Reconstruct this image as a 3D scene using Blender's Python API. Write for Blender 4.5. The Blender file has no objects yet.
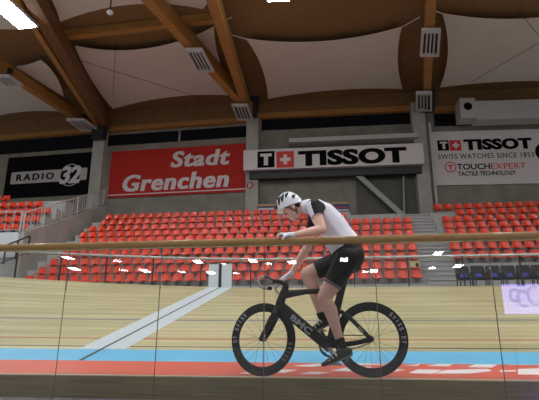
import bpy, bmesh, math, random
import numpy as np
from mathutils import Vector, Matrix
random.seed(7)
SC = bpy.context.scene
COL = SC.collection

# ------------------------------------------------------------------ camera, world, exposure
FPX = 480.0
PITCH, YAW = math.radians(15.0), math.radians(7.5)
CAM = Vector((0, 0, 0.43))
cd = bpy.data.cameras.new('camera'); cam = bpy.data.objects.new('camera', cd); COL.objects.link(cam)
cam.location = CAM
cam.rotation_euler = (math.pi / 2 + PITCH, 0, YAW)
cd.sensor_width = 36.0; cd.lens = 36.0 * FPX / 539.0
cd.clip_end = 300
SC.camera = cam
w = bpy.data.worlds.new('hall_air'); SC.world = w; w.use_nodes = True
bgn = w.node_tree.nodes['Background']
bgn.inputs[0].default_value = (1.0, 0.98, 0.96, 1); bgn.inputs[1].default_value = 0.27
SC.view_settings.view_transform = 'Standard'; SC.view_settings.look = 'None'
SC.view_settings.exposure = 0.6; SC.view_settings.gamma = 1.0
SC.view_settings.use_curve_mapping = False
LAMP = 44.0                       # radiance of a lit ceiling fixture

FWD = Vector((-math.sin(YAW) * math.cos(PITCH), math.cos(YAW) * math.cos(PITCH), math.sin(PITCH)))
RGT = Vector((math.cos(YAW), math.sin(YAW), 0)); UPV = RGT.cross(FWD)
def ray(x, y): return FWD + RGT * ((x - 269.5) / FPX) - UPV * ((y - 200) / FPX)
def at(x, y, Y):
    r = ray(x, y); return CAM + r * (Y / r.y)
def atz(x, y, Z):
    r = ray(x, y); return CAM + r * ((Z - CAM.z) / r.z)
def hit(x, y, P, n):
    r = ray(x, y); return CAM + r * ((P - CAM).dot(n) / r.dot(n))

# ------------------------------------------------------------------ materials
def lin(c):
    return tuple((v / 255 / 12.92 if v / 255 <= .04045 else ((v / 255 + .055) / 1.055) ** 2.4) for v in c)
MATS = {}
def mat(name, rgb, rough=.6, metal=0, noise=.0, scale=8, stretch=(1, 1, 1), coat=0, spec=.5, emit=0, bump=0):
    m = bpy.data.materials.new(name); m.use_nodes = True
    nt = m.node_tree; b = nt.nodes['Principled BSDF']; c = lin(rgb)
    b.inputs['Base Color'].default_value = (*c, 1)
    b.inputs['Roughness'].default_value = rough; b.inputs['Metallic'].default_value = metal
    b.inputs['Specular IOR Level'].default_value = spec
    if coat: b.inputs['Coat Weight'].default_value = coat
    if emit:
        b.inputs['Emission Color'].default_value = (*c, 1); b.inputs['Emission Strength'].default_value = emit
    if noise:
        tc = nt.nodes.new('ShaderNodeTexCoord'); mp = nt.nodes.new('ShaderNodeMapping'); mp.inputs['Scale'].default_value = stretch
        nz = nt.nodes.new('ShaderNodeTexNoise'); nz.inputs['Scale'].default_value = scale; nz.inputs['Detail'].default_value = 4
        cr = nt.nodes.new('ShaderNodeMapRange'); cr.inputs['From Min'].default_value = .3; cr.inputs['From Max'].default_value = .7
        cr.inputs['To Min'].default_value = 1 - noise; cr.inputs['To Max'].default_value = 1 + noise
        mx = nt.nodes.new('ShaderNodeMix'); mx.data_type = 'RGBA'; mx.blend_type = 'MULTIPLY'; mx.inputs['Factor'].default_value = 1
        mx.inputs['A'].default_value = (*c, 1)
        L = nt.links.new
        L(tc.outputs['Object'], mp.inputs['Vector']); L(mp.outputs[0], nz.inputs['Vector']); L(nz.outputs['Fac'], cr.inputs['Value'])
        L(cr.outputs['Result'], mx.inputs['B']); L(mx.outputs['Result'], b.inputs['Base Color'])
        if bump:
            bp = nt.nodes.new('ShaderNodeBump'); bp.inputs['Strength'].default_value = bump; bp.inputs['Distance'].default_value = .01
            L(nz.outputs['Fac'], bp.inputs['Height']); L(bp.outputs[0], b.inputs['Normal'])
    MATS[name] = m
    return m
def glass(name, tint, haze, gloss=1.0):  # pale diffuse share imitates the washed-out haze of reflections in the pane
    m = bpy.data.materials.new(name); m.use_nodes = True; nt = m.node_tree; nt.nodes.clear(); N = nt.nodes.new; L = nt.links.new
    o = N('ShaderNodeOutputMaterial'); t = N('ShaderNodeBsdfTransparent'); t.inputs[0].default_value = (*tint, 1)
    g = N('ShaderNodeBsdfGlossy'); g.inputs['Roughness'].default_value = 0.004; g.inputs[0].default_value = (1, 1, 1, 1)
    fr = N('ShaderNodeFresnel'); fr.inputs[0].default_value = 1.5
    ml = N('ShaderNodeMath'); ml.operation = 'MULTIPLY'; ml.inputs[1].default_value = gloss
    d = N('ShaderNodeBsdfDiffuse'); d.inputs[0].default_value = (.8, .82, .85, 1)
    tl = N('ShaderNodeBsdfTranslucent'); tl.inputs[0].default_value = (.8, .82, .85, 1)
    ad = N('ShaderNodeMixShader'); ad.inputs[0].default_value = .5; L(d.outputs[0], ad.inputs[1]); L(tl.outputs[0], ad.inputs[2])
    m1 = N('ShaderNodeMixShader'); m1.inputs[0].default_value = haze; L(t.outputs[0], m1.inputs[1]); L(ad.outputs[0], m1.inputs[2])
    m2 = N('ShaderNodeMixShader'); L(fr.outputs[0], ml.inputs[0]); L(ml.outputs[0], m2.inputs[0]); L(m1.outputs[0], m2.inputs[1]); L(g.outputs[0], m2.inputs[2])
    L(m2.outputs[0], o.inputs[0]); MATS[name] = m
    return m
mat('concrete', (138, 134, 124), .85, noise=.16, scale=1.4, bump=.1)
mat('concrete_pale', (172, 171, 164), .85, noise=.12, scale=1.2)
mat('tier_concrete', (176, 178, 176), .85, noise=.1, scale=2)
mat('floor_grey', (150, 150, 154), .35, noise=.12, scale=3)
mat('chipboard', (130, 98, 62), .85, noise=.45, scale=14)
mat('membrane', (214, 207, 198), .8, noise=.03, scale=.6)
mat('glulam', (168, 120, 62), .6, noise=.2, scale=3, stretch=(.3, 6, 6))
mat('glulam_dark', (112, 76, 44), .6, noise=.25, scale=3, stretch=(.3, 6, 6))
mat('rail_wood', (144, 110, 58), .4, noise=.14, scale=5, stretch=(.5, 12, 12), coat=.3)
mat('board_wood', (130, 114, 68), .6, noise=.3, scale=3, stretch=(.5, 14, 24))
mat('edge_wood', (205, 196, 160), .6)
mat('navy_louvre', (20, 22, 30), .8, spec=.15, noise=.25, scale=20, stretch=(8, 8, .3))
mat('black_sign', (9, 9, 13), .7, spec=.1); mat('black_ink', (6, 6, 8), .7, spec=.1)
mat('red_sign', (182, 44, 36), .6, spec=.2); mat('red_ink', (208, 50, 40), .5)
mat('white_sign', (216, 212, 214), .5); mat('grey_white', (186, 184, 184), .55)
mat('seat_red', (238, 66, 26), .32, coat=.4)
mat('bracket_grey', (120, 122, 124), .5, metal=.4)
mat('steel', (168, 170, 172), .38, metal=.7); mat('dark_steel', (58, 60, 62), .5, metal=.5)
mat('galvanised', (150, 152, 150), .5, metal=.5, noise=.1)
mat('corrugated', (96, 96, 92), .55, metal=.3, noise=.1)
mat('white_paint', (216, 222, 226), .5)
mat('lamp_housing', (196, 196, 198), .5); mat('lamp_dark', (52, 52, 56), .5); mat('lamp_red', (128, 60, 62), .5)
mat('carbon', (22, 22, 25), .38, coat=.25, noise=.2, scale=60); mat('tyre', (12, 12, 13), .75); mat('rim_carbon', (24, 24, 27), .5)
mat('letter_grey', (176, 178, 182), .5); mat('letter_dim', (132, 134, 138), .5)
mat('metal_bright', (190, 192, 196), .25, metal=1); mat('spoke_steel', (70, 72, 76), .4, metal=.8)
mat('skin', (242, 196, 176), .55, noise=.05, scale=14)
mat('jersey_white', (240, 238, 250), .75); mat('black_cloth', (16, 16, 19), .7); mat('grey_cloth', (116, 116, 120), .7)
mat('helmet_white', (228, 230, 236), .25, coat=.5); mat('helmet_black', (12, 12, 14), .6)
mat('glove_white', (230, 230, 238), .7); mat('shoe_black', (15, 15, 17), .35, coat=.3); mat('hair', (40, 30, 24), .8)
mat('eye_white', (230, 226, 220), .3)
mat('lit_tube', (250, 250, 252), .5, emit=LAMP)
mat('chair_fabric', (16, 18, 24), .6); mat('chair_blue', (44, 66, 190), .5); mat('chair_steel', (52, 56, 62), .4, metal=.3)
mat('banner_navy', (46, 50, 96), .5); mat('banner_grey', (188, 190, 196), .5); mat('banner_tan', (176, 138, 84), .5); mat('banner_red', (170, 40, 50), .5)
mat('joint_grey', (92, 94, 92), .6); mat('cable_black', (20, 20, 22), .6); mat('seat_photo', (196, 196, 120), .5)
mat('screen_lavender', (176, 168, 255), .4, emit=5.4); mat('screen_blue', (84, 78, 235), .4, emit=4.0)
glass('barrier_glass', (.97, .975, .97), .005, .9)
glass('fence_glass', (.96, .965, .97), .02, .5)

def wood_track():
    m = mat('track_wood', (214, 198, 148), .42, coat=.15)
    nt = m.node_tree; b = nt.nodes['Principled BSDF']; N = nt.nodes.new; L = nt.links.new
    tc = N('ShaderNodeTexCoord'); mp = N('ShaderNodeMapping'); mp.inputs['Scale'].default_value = (.16, 2.2, 0)
    n1 = N('ShaderNodeTexNoise'); n1.inputs['Scale'].default_value = 2.2; n1.inputs['Detail'].default_value = 6
    mp2 = N('ShaderNodeMapping'); mp2.inputs['Scale'].default_value = (.10, 5.5, 0)
    n2 = N('ShaderNodeTexNoise'); n2.inputs['Scale'].default_value = 1.0; n2.inputs['Detail'].default_value = 1
    n3 = N('ShaderNodeTexNoise'); n3.inputs['Scale'].default_value = .45; n3.inputs['Detail'].default_value = 2
    ad = N('ShaderNodeMath'); ad.operation = 'ADD'; ad2 = N('ShaderNodeMath'); ad2.operation = 'MULTIPLY_ADD'; ad2.inputs[1].default_value = .7
    cr = N('ShaderNodeValToRGB')
    cr.color_ramp.elements[0].position = .40; cr.color_ramp.elements[0].color = (*lin((172, 163, 116)), 1)
    cr.color_ramp.elements[1].position = .60; cr.color_ramp.elements[1].color = (*lin((214, 205, 162)), 1)
    L(tc.outputs['Object'], mp.inputs[0]); L(tc.outputs['Object'], mp2.inputs[0]); L(mp.outputs[0], n1.inputs[0]); L(mp2.outputs[0], n2.inputs[0])
    L(tc.outputs['Object'], n3.inputs[0])
    L(n1.outputs['Fac'], ad.inputs[0]); L(n2.outputs['Fac'], ad.inputs[1]); L(n3.outputs['Fac'], ad2.inputs[0]); L(ad.outputs[0], ad2.inputs[2])
    sc_ = N('ShaderNodeMath'); sc_.operation = 'MULTIPLY'; sc_.inputs[1].default_value = 1 / 2.7; L(ad2.outputs[0], sc_.inputs[0]); L(sc_.outputs[0], cr.inputs[0]); L(cr.outputs[0], b.inputs['Base Color'])
wood_track()
mat('band_blue', (108, 192, 232), .45, noise=.05, scale=3); mat('band_red', (220, 104, 82), .45, noise=.05, scale=3)
mat('line_black', (44, 44, 52), .5); mat('line_red', (186, 84, 66), .5); mat('line_blue', (98, 104, 140), .5)
mat('line_white', (206, 216, 222), .5); mat('mark_white', (242, 236, 236), .5)

# ------------------------------------------------------------------ mesh collecting
class MB:
    def __init__(s): s.v = []; s.f = []; s.m = []
    def add(s, vs, fs, m=0):
        o = len(s.v); s.v += [Vector(p) for p in vs]; s.f += [[i + o for i in f] for f in fs]; s.m += [m] * len(fs); return s
    def hexa(s, c, m=0):          # 8 corners: 0-3 one face, 4-7 the opposite
        return s.add(c, [(0, 3, 2, 1), (4, 5, 6, 7), (0, 1, 5, 4), (1, 2, 6, 5), (2, 3, 7, 6), (3, 0, 4, 7)], m)
    def box(s, lo, hi, m=0):
        a, b = lo, hi
        return s.hexa([(a[0], a[1], a[2]), (b[0], a[1], a[2]), (b[0], b[1], a[2]), (a[0], b[1], a[2]), (a[0], a[1], b[2]), (b[0], a[1], b[2]), (b[0], b[1], b[2]), (a[0], b[1], b[2])], m)
    def beam(s, p, q, wd, h, m=0, up=Vector((0, 0, 1))):   # rectangular bar with its top centre line on p-q lowered by h/2
        p, q = Vector(p), Vector(q); t = (q - p).normalized(); sd = t.cross(up).normalized() * (wd / 2); u = sd.cross(t).normalized() * (h / 2)
        return s.hexa([p - sd - u, p + sd - u, p + sd + u, p - sd + u, q - sd - u, q + sd - u, q + sd + u, q - sd + u], m)
    def prism(s, pts, ext, m=0):
        n = len(pts); pts = [Vector(p) for p in pts]; e = Vector(ext)
        return s.add(pts + [p + e for p in pts], [list(range(n))[::-1], list(range(n, 2 * n))] + [(i, (i + 1) % n, n + (i + 1) % n, n + i) for i in range(n)], m)
    def loft(s, rings, m=0, cap=True, closed=False):
        n = len(rings[0]); vs = [p for r in rings for p in r]; fs = []
        k = len(rings)
        for a in range(k if closed else k - 1):
            b = (a + 1) % k
            for i in range(n):
                j = (i + 1) % n; fs.append((a * n + i, a * n + j, b * n + j, b * n + i))
        if cap and not closed: fs += [list(range(n))[::-1], [(k - 1) * n + i for i in range(n)]]
        return s.add(vs, fs, m)
    def tube(s, pts, r, n=8, m=0, closed=False):
        pts = [Vector(p) for p in pts]; rings = []; k = len(pts); prev = None
        for i, p in enumerate(pts):
            a = pts[(i - 1) % k] if closed or i else p; b = pts[(i + 1) % k] if closed or i < k - 1 else p
            t = (b - a).normalized(); ref = prev or (Vector((0, 1, 0)) if abs(t.y) < .9 else Vector((1, 0, 0)))
            u = (ref - t * ref.dot(t)).normalized(); prev = u; v = t.cross(u); rr = r[i] if isinstance(r, (list, tuple)) else r
            rings.append([p + (u * math.cos(2 * math.pi * j / n) + v * math.sin(2 * math.pi * j / n)) * rr for j in range(n)])
        return s.loft(rings, m, closed=closed)
    def limb(s, secs, n=16, m=0, lat=Vector((0, 1, 0)), power=2.0, dome=True):
        # secs: (point, half size in the plane across lat, half size along lat); rounded ends
        P = [Vector(q[0]) for q in secs]; rings = []
        def ring(p, t, a, b):
            l = (lat - t * lat.dot(t)).normalized(); nn = t.cross(l); out = []
            for j in range(n):
                c, d = math.cos(2 * math.pi * j / n), math.sin(2 * math.pi * j / n)
                c = math.copysign(abs(c) ** (2 / power), c); d = math.copysign(abs(d) ** (2 / power), d)
                out.append(p + nn * (a * c) + l * (b * d))
            return out
        k = len(P)
        T = [(P[min(i + 1, k - 1)] - P[max(i - 1, 0)]).normalized() for i in range(k)]
        if dome:
            for q in (0.2, .55, .85):
                g = math.sqrt(1 - (1 - q) ** 2); rings.append(ring(P[0] - T[0] * (min(secs[0][1:]) * (1 - q)), T[0], secs[0][1] * g, secs[0][2] * g))
        for i in range(k): rings.append(ring(P[i], T[i], secs[i][1], secs[i][2]))
        if dome:
            for q in (.85, .55, .2):
                g = math.sqrt(1 - (1 - q) ** 2); rings.append(ring(P[-1] + T[-1] * (min(secs[-1][1:]) * (1 - q)), T[-1], secs[-1][1] * g, secs[-1][2] * g))
        return s.loft(rings, m)
    def ball(s, c, ax, m=0, n=16, k=10):
        c = Vector(c); A, B, Cc = ax; rings = []
        for i in range(k + 1):
            th = math.pi * (i * .96 + .02 * k) / k
            rings.append([c + Cc * math.cos(th) + (A * math.cos(2 * math.pi * j / n) + B * math.sin(2 * math.pi * j / n)) * math.sin(th) for j in range(n)])
        return s.loft(rings, m)
    def lathe(s, c, prof, n=64, m=0, ax=Vector((0, 1, 0)), e1=Vector((1, 0, 0)), closed=True):
        # prof: (radius, offset along ax)
        c = Vector(c); e2 = ax.cross(e1); rings = []
        for j in range(n):
            a = 2 * math.pi * j / n; d = e1 * math.cos(a) + e2 * math.sin(a)
            rings.append([c + d * r + ax * o for r, o in prof])
        return s.loft(rings, m, closed=True) if closed else s
    def xf(s, M):
        s.v = [M @ p for p in s.v]; return s
def obj(name, mb, mats, parent=None, smooth=False, origin=None):
    org = Vector(origin) if origin is not None else (parent_loc(parent) if parent else Vector((0, 0, 0)))
    me = bpy.data.meshes.new(name); me.from_pydata([tuple(p - org) for p in mb.v], [], mb.f)
    if not isinstance(mats, (list, tuple)): mats = [mats]
    for q in mats: me.materials.append(MATS[q])
    me.polygons.foreach_set('material_index', mb.m)
    bm = bmesh.new(); bm.from_mesh(me); bmesh.ops.recalc_face_normals(bm, faces=bm.faces)
    if smooth:
        for f in bm.faces: f.smooth = True
        for e in bm.edges:
            if len(e.link_faces) == 2 and e.calc_face_angle(0) > .7: e.smooth = False
    bm.to_mesh(me); bm.free(); me.update()
    o = bpy.data.objects.new(name, me); COL.objects.link(o)
    if parent: o.parent = parent
    else: o.location = org
    return o
def parent_loc(p):
    l = Vector((0, 0, 0))
    while p: l += p.location; p = p.parent
    return l
def tag(o, label, cat, group=None):
    o['label'] = label; o['category'] = cat
    if group: o['group'] = group
    return o
def thing(name, label, cat, loc, group=None):
    o = bpy.data.objects.new(name, None); COL.objects.link(o); o.location = loc; o.empty_display_size = .1
    return tag(o, label, cat, group)
def struct(o): o['kind'] = 'structure'; return o

def text_mb(s, org, u, v, wd, ht, depth=.01, bold=.0, shear=0, spacing=1.0, m=0, mb=None, fat=0.0):
    """lettering fitted into a box wd x ht whose lower left corner is org"""
    cu = bpy.data.curves.new('t', 'FONT'); cu.body = s; cu.offset = bold; cu.shear = shear; cu.space_character = spacing; cu.extrude = .5; cu.resolution_u = 4
    to = bpy.data.objects.new('t', cu); COL.objects.link(to); dg = bpy.context.evaluated_depsgraph_get(); dg.update()
    me = bpy.data.meshes.new_from_object(to.evaluated_get(dg)); bpy.data.objects.remove(to); bpy.data.curves.remove(cu)
    vs = [q.co.copy() for q in me.vertices]; fs = [list(p.vertices) for p in me.polygons]; bpy.data.meshes.remove(me)
    x0, x1 = min(q.x for q in vs), max(q.x for q in vs); y0, y1 = min(q.y for q in vs), max(q.y for q in vs)
    n = u.cross(v).normalized(); mb = mb or MB()
    fw = fat * ht; w2 = wd - fw
    for k_, sh in enumerate((0, fw * .5, fw) if fat else (0,)):       # heavier strokes: the outline widened sideways
        mb.add([n * (k_ * .004) + org + u * ((q.x - x0) / (x1 - x0) * w2 + sh) + v * ((q.y - y0) / (y1 - y0) * ht) + n * ((q.z + .5) * depth) for q in vs], fs, m)
    return mb
class Plane:
    """a vertical wall plane through P; delta turns it about the vertical"""
    def __init__(s, P, delta):
        d = math.radians(delta); s.P = Vector(P); s.u = Vector((math.cos(d), -math.sin(d), 0)); s.v = Vector((0, 0, 1)); s.n = s.u.cross(s.v)
    def px(s, x, y): return hit(x, y, s.P, s.n)
    def uv(s, x, y): q = s.px(x, y) - s.P; return q.dot(s.u), q.z
    def pt(s, a, b, off=0): return s.P + s.u * a + s.v * b + s.n * off
    def rect(s, mb, a0, a1, b0, b1, o0, o1, m=0):
        return mb.hexa([s.pt(a0, b0, o0), s.pt(a1, b0, o0), s.pt(a1, b1, o0), s.pt(a0, b1, o0), s.pt(a0, b0, o1), s.pt(a1, b0, o1), s.pt(a1, b1, o1), s.pt(a0, b1, o1)], m)
    def shift(s, off): q = Plane(s.P, 0); q.u, q.n = s.u, s.n; q.P = s.P + s.n * off; return q
    def disc(s, mb, a, b, r, o0, o1, m=0, n=32, rx=None):
        pts = [s.pt(a + (rx or r) * math.cos(2 * math.pi * i / n), b + r * math.sin(2 * math.pi * i / n), o0) for i in range(n)]
        return mb.prism(pts, s.n * (o1 - o0), m)
def lettering(name, s, pl, x0, x1, yb, yt, mt, parent, **k):
    """text between image columns x0-x1; yb, yt are base and top at the middle of the text"""
    xm = (x0 + x1) / 2
    a0 = pl.uv(x0, (yb + yt) / 2)[0]; a1 = pl.uv(x1, (yb + yt) / 2)[0]; b0 = pl.uv(xm, yb)[1]; b1 = pl.uv(xm, yt)[1]
    return obj(name, text_mb(s, pl.pt(a0, b0, 0), pl.u, pl.v, a1 - a0, b1 - b0, **k), mt, parent)

# ------------------------------------------------------------------ ground: infield floor, banked track
EDGE, SLOPE, OUT = 4.60, .197, 11.60
def rise(X): return .36 * (max(0, -X - 1.2) / 7.4) ** 1.5
def track_z(X, Y):
    d = Y - EDGE; return max(0.0, SLOPE * (d - .04)) + rise(X) * max(0, d / 7) ** 1.1
f = MB(); f.box((-40, -60, -.5), (40, EDGE - .03, -.2)); struct(obj('floor', f, 'floor_grey'))
t = MB()
ys = [(EDGE, 'edge_wood'), (4.66, 'band_red'), (5.13, 'band_blue'), (5.61, 'track_wood'), (5.735, 'line_black'), (5.775, 'track_wood'), (6.14, 'line_red'), (6.19, 'track_wood'), (7.38, 'line_blue'), (7.45, 'track_wood')]
ys += [(8.2, 'track_wood'), (9.0, 'track_wood'), (9.8, 'track_wood'), (10.7, 'track_wood'), (OUT, None)]
tm = ['track_wood', 'band_red', 'band_blue', 'line_black', 'line_red', 'line_blue', 'edge_wood']
xs = [-16 + i * .5 for i in range(67)]
for (y0, mn), (y1, _) in zip(ys[:-1], ys[1:]):
    for x0, x1 in zip(xs[:-1], xs[1:]):
        t.add([(x0, y0, track_z(x0, y0)), (x1, y0, track_z(x1, y0)), (x1, y1, track_z(x1, y1)), (x0, y1, track_z(x0, y1))], [(0, 1, 2, 3)], tm.index(mn))
for x0, x1 in zip(xs[:-1], xs[1:]):
    t.add([(x0, OUT, track_z(x0, OUT)), (x1, OUT, track_z(x1, OUT)), (x1, OUT + .1, -.5), (x0, OUT + .1, -.5)], [(0, 1, 2, 3)])
struct(obj('track_surface', t, tm))
b = MB(); b.box((-16, EDGE - .03, -.5), (17, EDGE + .05, -.006)); struct(obj('trim_1', b, 'board_wood'))
def ontrack(x, y):                    # image point -> track surface
    r = ray(x, y); k = 5.0 / r.y
    for _ in range(40):
        p = CAM + r * k; k += (track_z(p.x, p.y) - p.z) / (r.z - SLOPE * r.y)
    return CAM + r * k
def lay(mb, x0, x1, y0, y1, lift, m=0, n=14):   # strip across the boards
    for i in range(n):
        a, c = y0 + (y1 - y0) * i / n, y0 + (y1 - y0) * (i + 1) / n
        q = [(x0, a), (x1, a), (x1, c), (x0, c)]
        mb.hexa([Vector((x, y, track_z(x, y) - .003)) for x, y in q] + [Vector((x, y, track_z(x, y) + lift)) for x, y in q], m)
p = MB(); lay(p, -3.02, -2.755, 5.615, OUT - .01, .003); lay(p, -2.715, -2.45, 5.615, OUT - .01, .003)
lay(p, -2.755, -2.715, 5.615, OUT - .01, .003, 1); lay(p, -2.755, -2.715, 5.14, 5.61, .003, 1, 2)
struct(obj('track_line_markings', p, ['line_white', 'line_black']))
# white lettering fragments painted on the red band
marks = [[(330, 371), (352, 366.5), (372, 367), (356, 371.5)], [(294, 366), (318, 363.8), (332, 364.5), (312, 367)], [(270, 372), (280, 369.5), (297, 370), (285, 373)],
         [(338, 364), (362, 363.3), (390, 364.6), (362, 365.2)], [(372, 371), (392, 368.7), (405, 370), (390, 372.5)], [(404, 366), (420, 363.5), (418, 366)],
         [(427, 366), (438, 363.8), (452, 364), (449, 366.5)], [(468, 367.2), (474, 363), (495, 363), (492, 367.6)], [(409, 373.2), (418, 369.6), (442, 370), (432, 374)],
         [(434, 373.8), (446, 370.2), (488, 369.2), (492, 371.2), (470, 373.6)], [(500, 370.6), (516, 370.4), (516, 371.6), (500, 371.8)], [(518, 374.6), (518, 369.2), (541, 368.6), (541, 374.6)],
         [(506, 365), (520, 363), (541, 363.2), (541, 364.6)], [(240, 373.6), (250, 371.6), (262, 372), (252, 374)], [(300, 374), (312, 372), (330, 372.6), (318, 374.4)]]
p = MB()
for q in marks:
    w_ = [ontrack(*c) for c in q]
    w_ = [Vector((c.x, min(max(c.y, 4.69), 5.12), 0)) for c in w_]
    w_ = [Vector((c.x, c.y, track_z(c.x, c.y) - .001)) for c in w_]
    p.prism(w_, (0, 0, .004))
struct(obj('track_band_markings', p, 'mark_white'))

struct(obj('wall_far_side', MB().box((-60, -58.5, -.2), (60, -58, 15)), 'corrugated'))
CZ = 14.5
# ------------------------------------------------------------------ stands: tiers, walls
RUN, Y0 = .68, 19.0
RY = [277, 268.2, 259.6, 251.2, 244.6, 238, 231.7, 225.6, 219.6, 214]          # seat rows of the central block at image column 200
def rowY(i): return Y0 + RUN * i
def rowZ(i): return at(200, RY[i], rowY(i)).z                                  # centre of a seat back
FLOORZ = [rowZ(i) - .40 for i in range(10)]
WALK = 1.15                                                                     # walkway behind the fence
def tiers(x0, x1, i0, i1, base, x0b=None):
    m = MB(); n = i1 - i0 + 1
    prof = [(rowY(i0) - .38, base)]
    for i in range(i0, i1 + 1): prof += [(rowY(i) - .38, FLOORZ[i]), (rowY(i) + RUN - .38, FLOORZ[i])]
    prof[-1] = (27.3, FLOORZ[i1]); prof += [(27.3, base)]
    x0b = x0 if x0b is None else x0b
    y_a, y_b = prof[0][0], prof[-1][0]
    def xl(y): return x0 + (x0b - x0) * (y - y_a) / (y_b - y_a)
    m.loft([[Vector((xl(y), y, z)) for y, z in prof], [Vector((x1, y, z)) for y, z in prof]])
    return m
MX0, MX1 = -13.5, 3.42
struct(obj('floor_walkway', MB().box((-30, OUT + .1, .2), (30, 29, WALK)), 'concrete_pale'))
struct(obj('stand_steps', tiers(-13.9, 3.6, 0, 9, WALK, -13.0), 'tier_concrete'))
s_ = tiers(5.0, 16, 2, 9, WALK, 5.0); struct(obj('stand_steps', s_, 'tier_concrete'))
a = MB()                                                                        # aisle stairs, two steps to a row
prof = [(rowY(0) - .7, WALK)]
st = [(rowY(0) - .7, FLOORZ[0] - .3)]
for i in range(0, 10):
    z = FLOORZ[i]; dz = (FLOORZ[i] - (FLOORZ[i - 1] if i else FLOORZ[0] - .5)) / 2
    prof += [(rowY(i) - .45, z - dz), (rowY(i) - .1, z - dz), (rowY(i) - .1, z), (rowY(i) + .23, z)]
prof = [(rowY(0) - .45, WALK)] + prof[1:] + [(rowY(9) + .23, WALK)]
a.loft([[Vector((3.6, y, z)) for y, z in prof], [Vector((5.0, y, z)) for y, z in prof]])
for (ya, za), (yb, zb_) in zip(prof[:-1], prof[1:]):                       # nosing lips, added to cast shadow lines between the steps
    if abs(za - zb_) < 1e-6: a.box((3.6, ya - .05, za - .05), (5.0, ya + .04, za + .004), 1)
struct(obj('floor_aisle_stairs', a, ['tier_concrete', 'grey_white']))
a2 = MB(); a2.loft([[Vector((-15.2, y + .2, z - .15)) for y, z in prof], [Vector((-13.0, y + .2, z - .15)) for y, z in prof]])
struct(obj('floor_aisle_stairs', a2, 'tier_concrete'))

B3 = Plane(at(340, 160, 28.0), -1.0)
c2 = B3.px(250, 150); B2 = Plane(c2, 2.2)
c1 = B2.px(97, 170); B1 = Plane(c1, 3.2)
c3 = B3.px(430, 150); B4 = Plane(c3, -3.5)
def wall(name, pl, p, q, z0, z1, mt, th=.3):
    m = MB(); a0, a1 = (p - pl.P).dot(pl.u), (q - pl.P).dot(pl.u)
    pl.rect(m, a0, a1, z0 - pl.P.z, z1 - pl.P.z, 0, -th); return struct(obj(name, m, mt))
far_l = B1.px(-60, 170); far_r = B4.px(620, 160)
WT = 14.6
wall('wall_back_radio', B1, far_l, c1, WALK, WT, 'concrete'); wall('wall_back_red', B2, c1, c2, WALK, WT, 'concrete')
wall('wall_back_middle', B3, c2, c3, WALK, WT, 'concrete'); wall('wall_back_right', B4, c3, far_r, WALK, WT, 'concrete')
def band(name, pl, x0, x1, yt, yb, mt, off0, off1, ref=None):      # a straight horizontal strip on the wall: image rows at column ref
    ref = ref or (x0 + x1) / 2; m = MB()
    a0, a1 = pl.uv(x0, (yt + yb) / 2)[0], pl.uv(x1, (yt + yb) / 2)[0]
    pl.rect(m, a0, a1, pl.uv(ref, yb)[1], pl.uv(ref, yt)[1], off0, off1); return obj(name, m, mt)
# louvre strips and wall plates high on the wall
struct(band('window_1', B1, -50, 95, 138, 151, 'navy_louvre', 0, .06, 50)); struct(band('window_2', B2, 106, 247, 131, 141.5, 'navy_louvre', 0, .06, 178))
struct(band('window_3', B3, 262, 416, 116.5, 127, 'navy_louvre', 0, .06, 340)); struct(band('window_4', B4, 434, 600, 114, 126, 'navy_louvre', 0, .06, 450))
struct(band('beam_wall_plate', B1, -50, 97, 133.5, 137.5, 'glulam', 0, .35, 50)); struct(band('beam_wall_plate', B2, 105, 250, 124, 128.5, 'glulam', 0, .35, 178))
struct(band('beam_wall_plate', B3, 255, 424, 111.5, 116, 'glulam', 0, .35, 340)); struct(band('beam_wall_plate', B4, 432, 600, 108.5, 113, 'glulam', 0, .35, 450))
struct(band('trim_2', B3, 290, 416, 141, 145, 'grey_white', 0, .9, 355))
for pl, xa, xb, ya, ref in ((B1, -60, 97, 134, 50), (B2, 100, 250, 124.3, 178), (B3, 250, 428, 111.8, 340), (B4, 428, 620, 108.8, 450)):
    m = MB(); a0, a1 = pl.uv(xa, 130)[0], pl.uv(xb, 130)[0]; pl.rect(m, a0, a1, pl.uv(ref, ya)[1], CZ - pl.P.z + .02, 0, .3); struct(obj('ceiling_edge_panel', m, 'chipboard'))
# wall columns
def column(pl, x0, x1, y):
    m = MB(); a0, a1 = pl.uv(x0, y)[0], pl.uv(x1, y)[0]; pl.rect(m, a0, a1, WALK - pl.P.z, 13.7 - pl.P.z, 0, .55)
    return struct(obj('column', m, 'concrete_pale'))
column(B2, 93, 104, 190); column(B3, 247, 259, 190); column(B4, 416, 429, 190)
m = MB(); B2.rect(m, B2.uv(179, 136)[0], B2.uv(181, 136)[0], B2.uv(180, 142)[1], B2.uv(180, 129)[1], 0, .12); struct(obj('trim_3', m, 'galvanised'))
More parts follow.
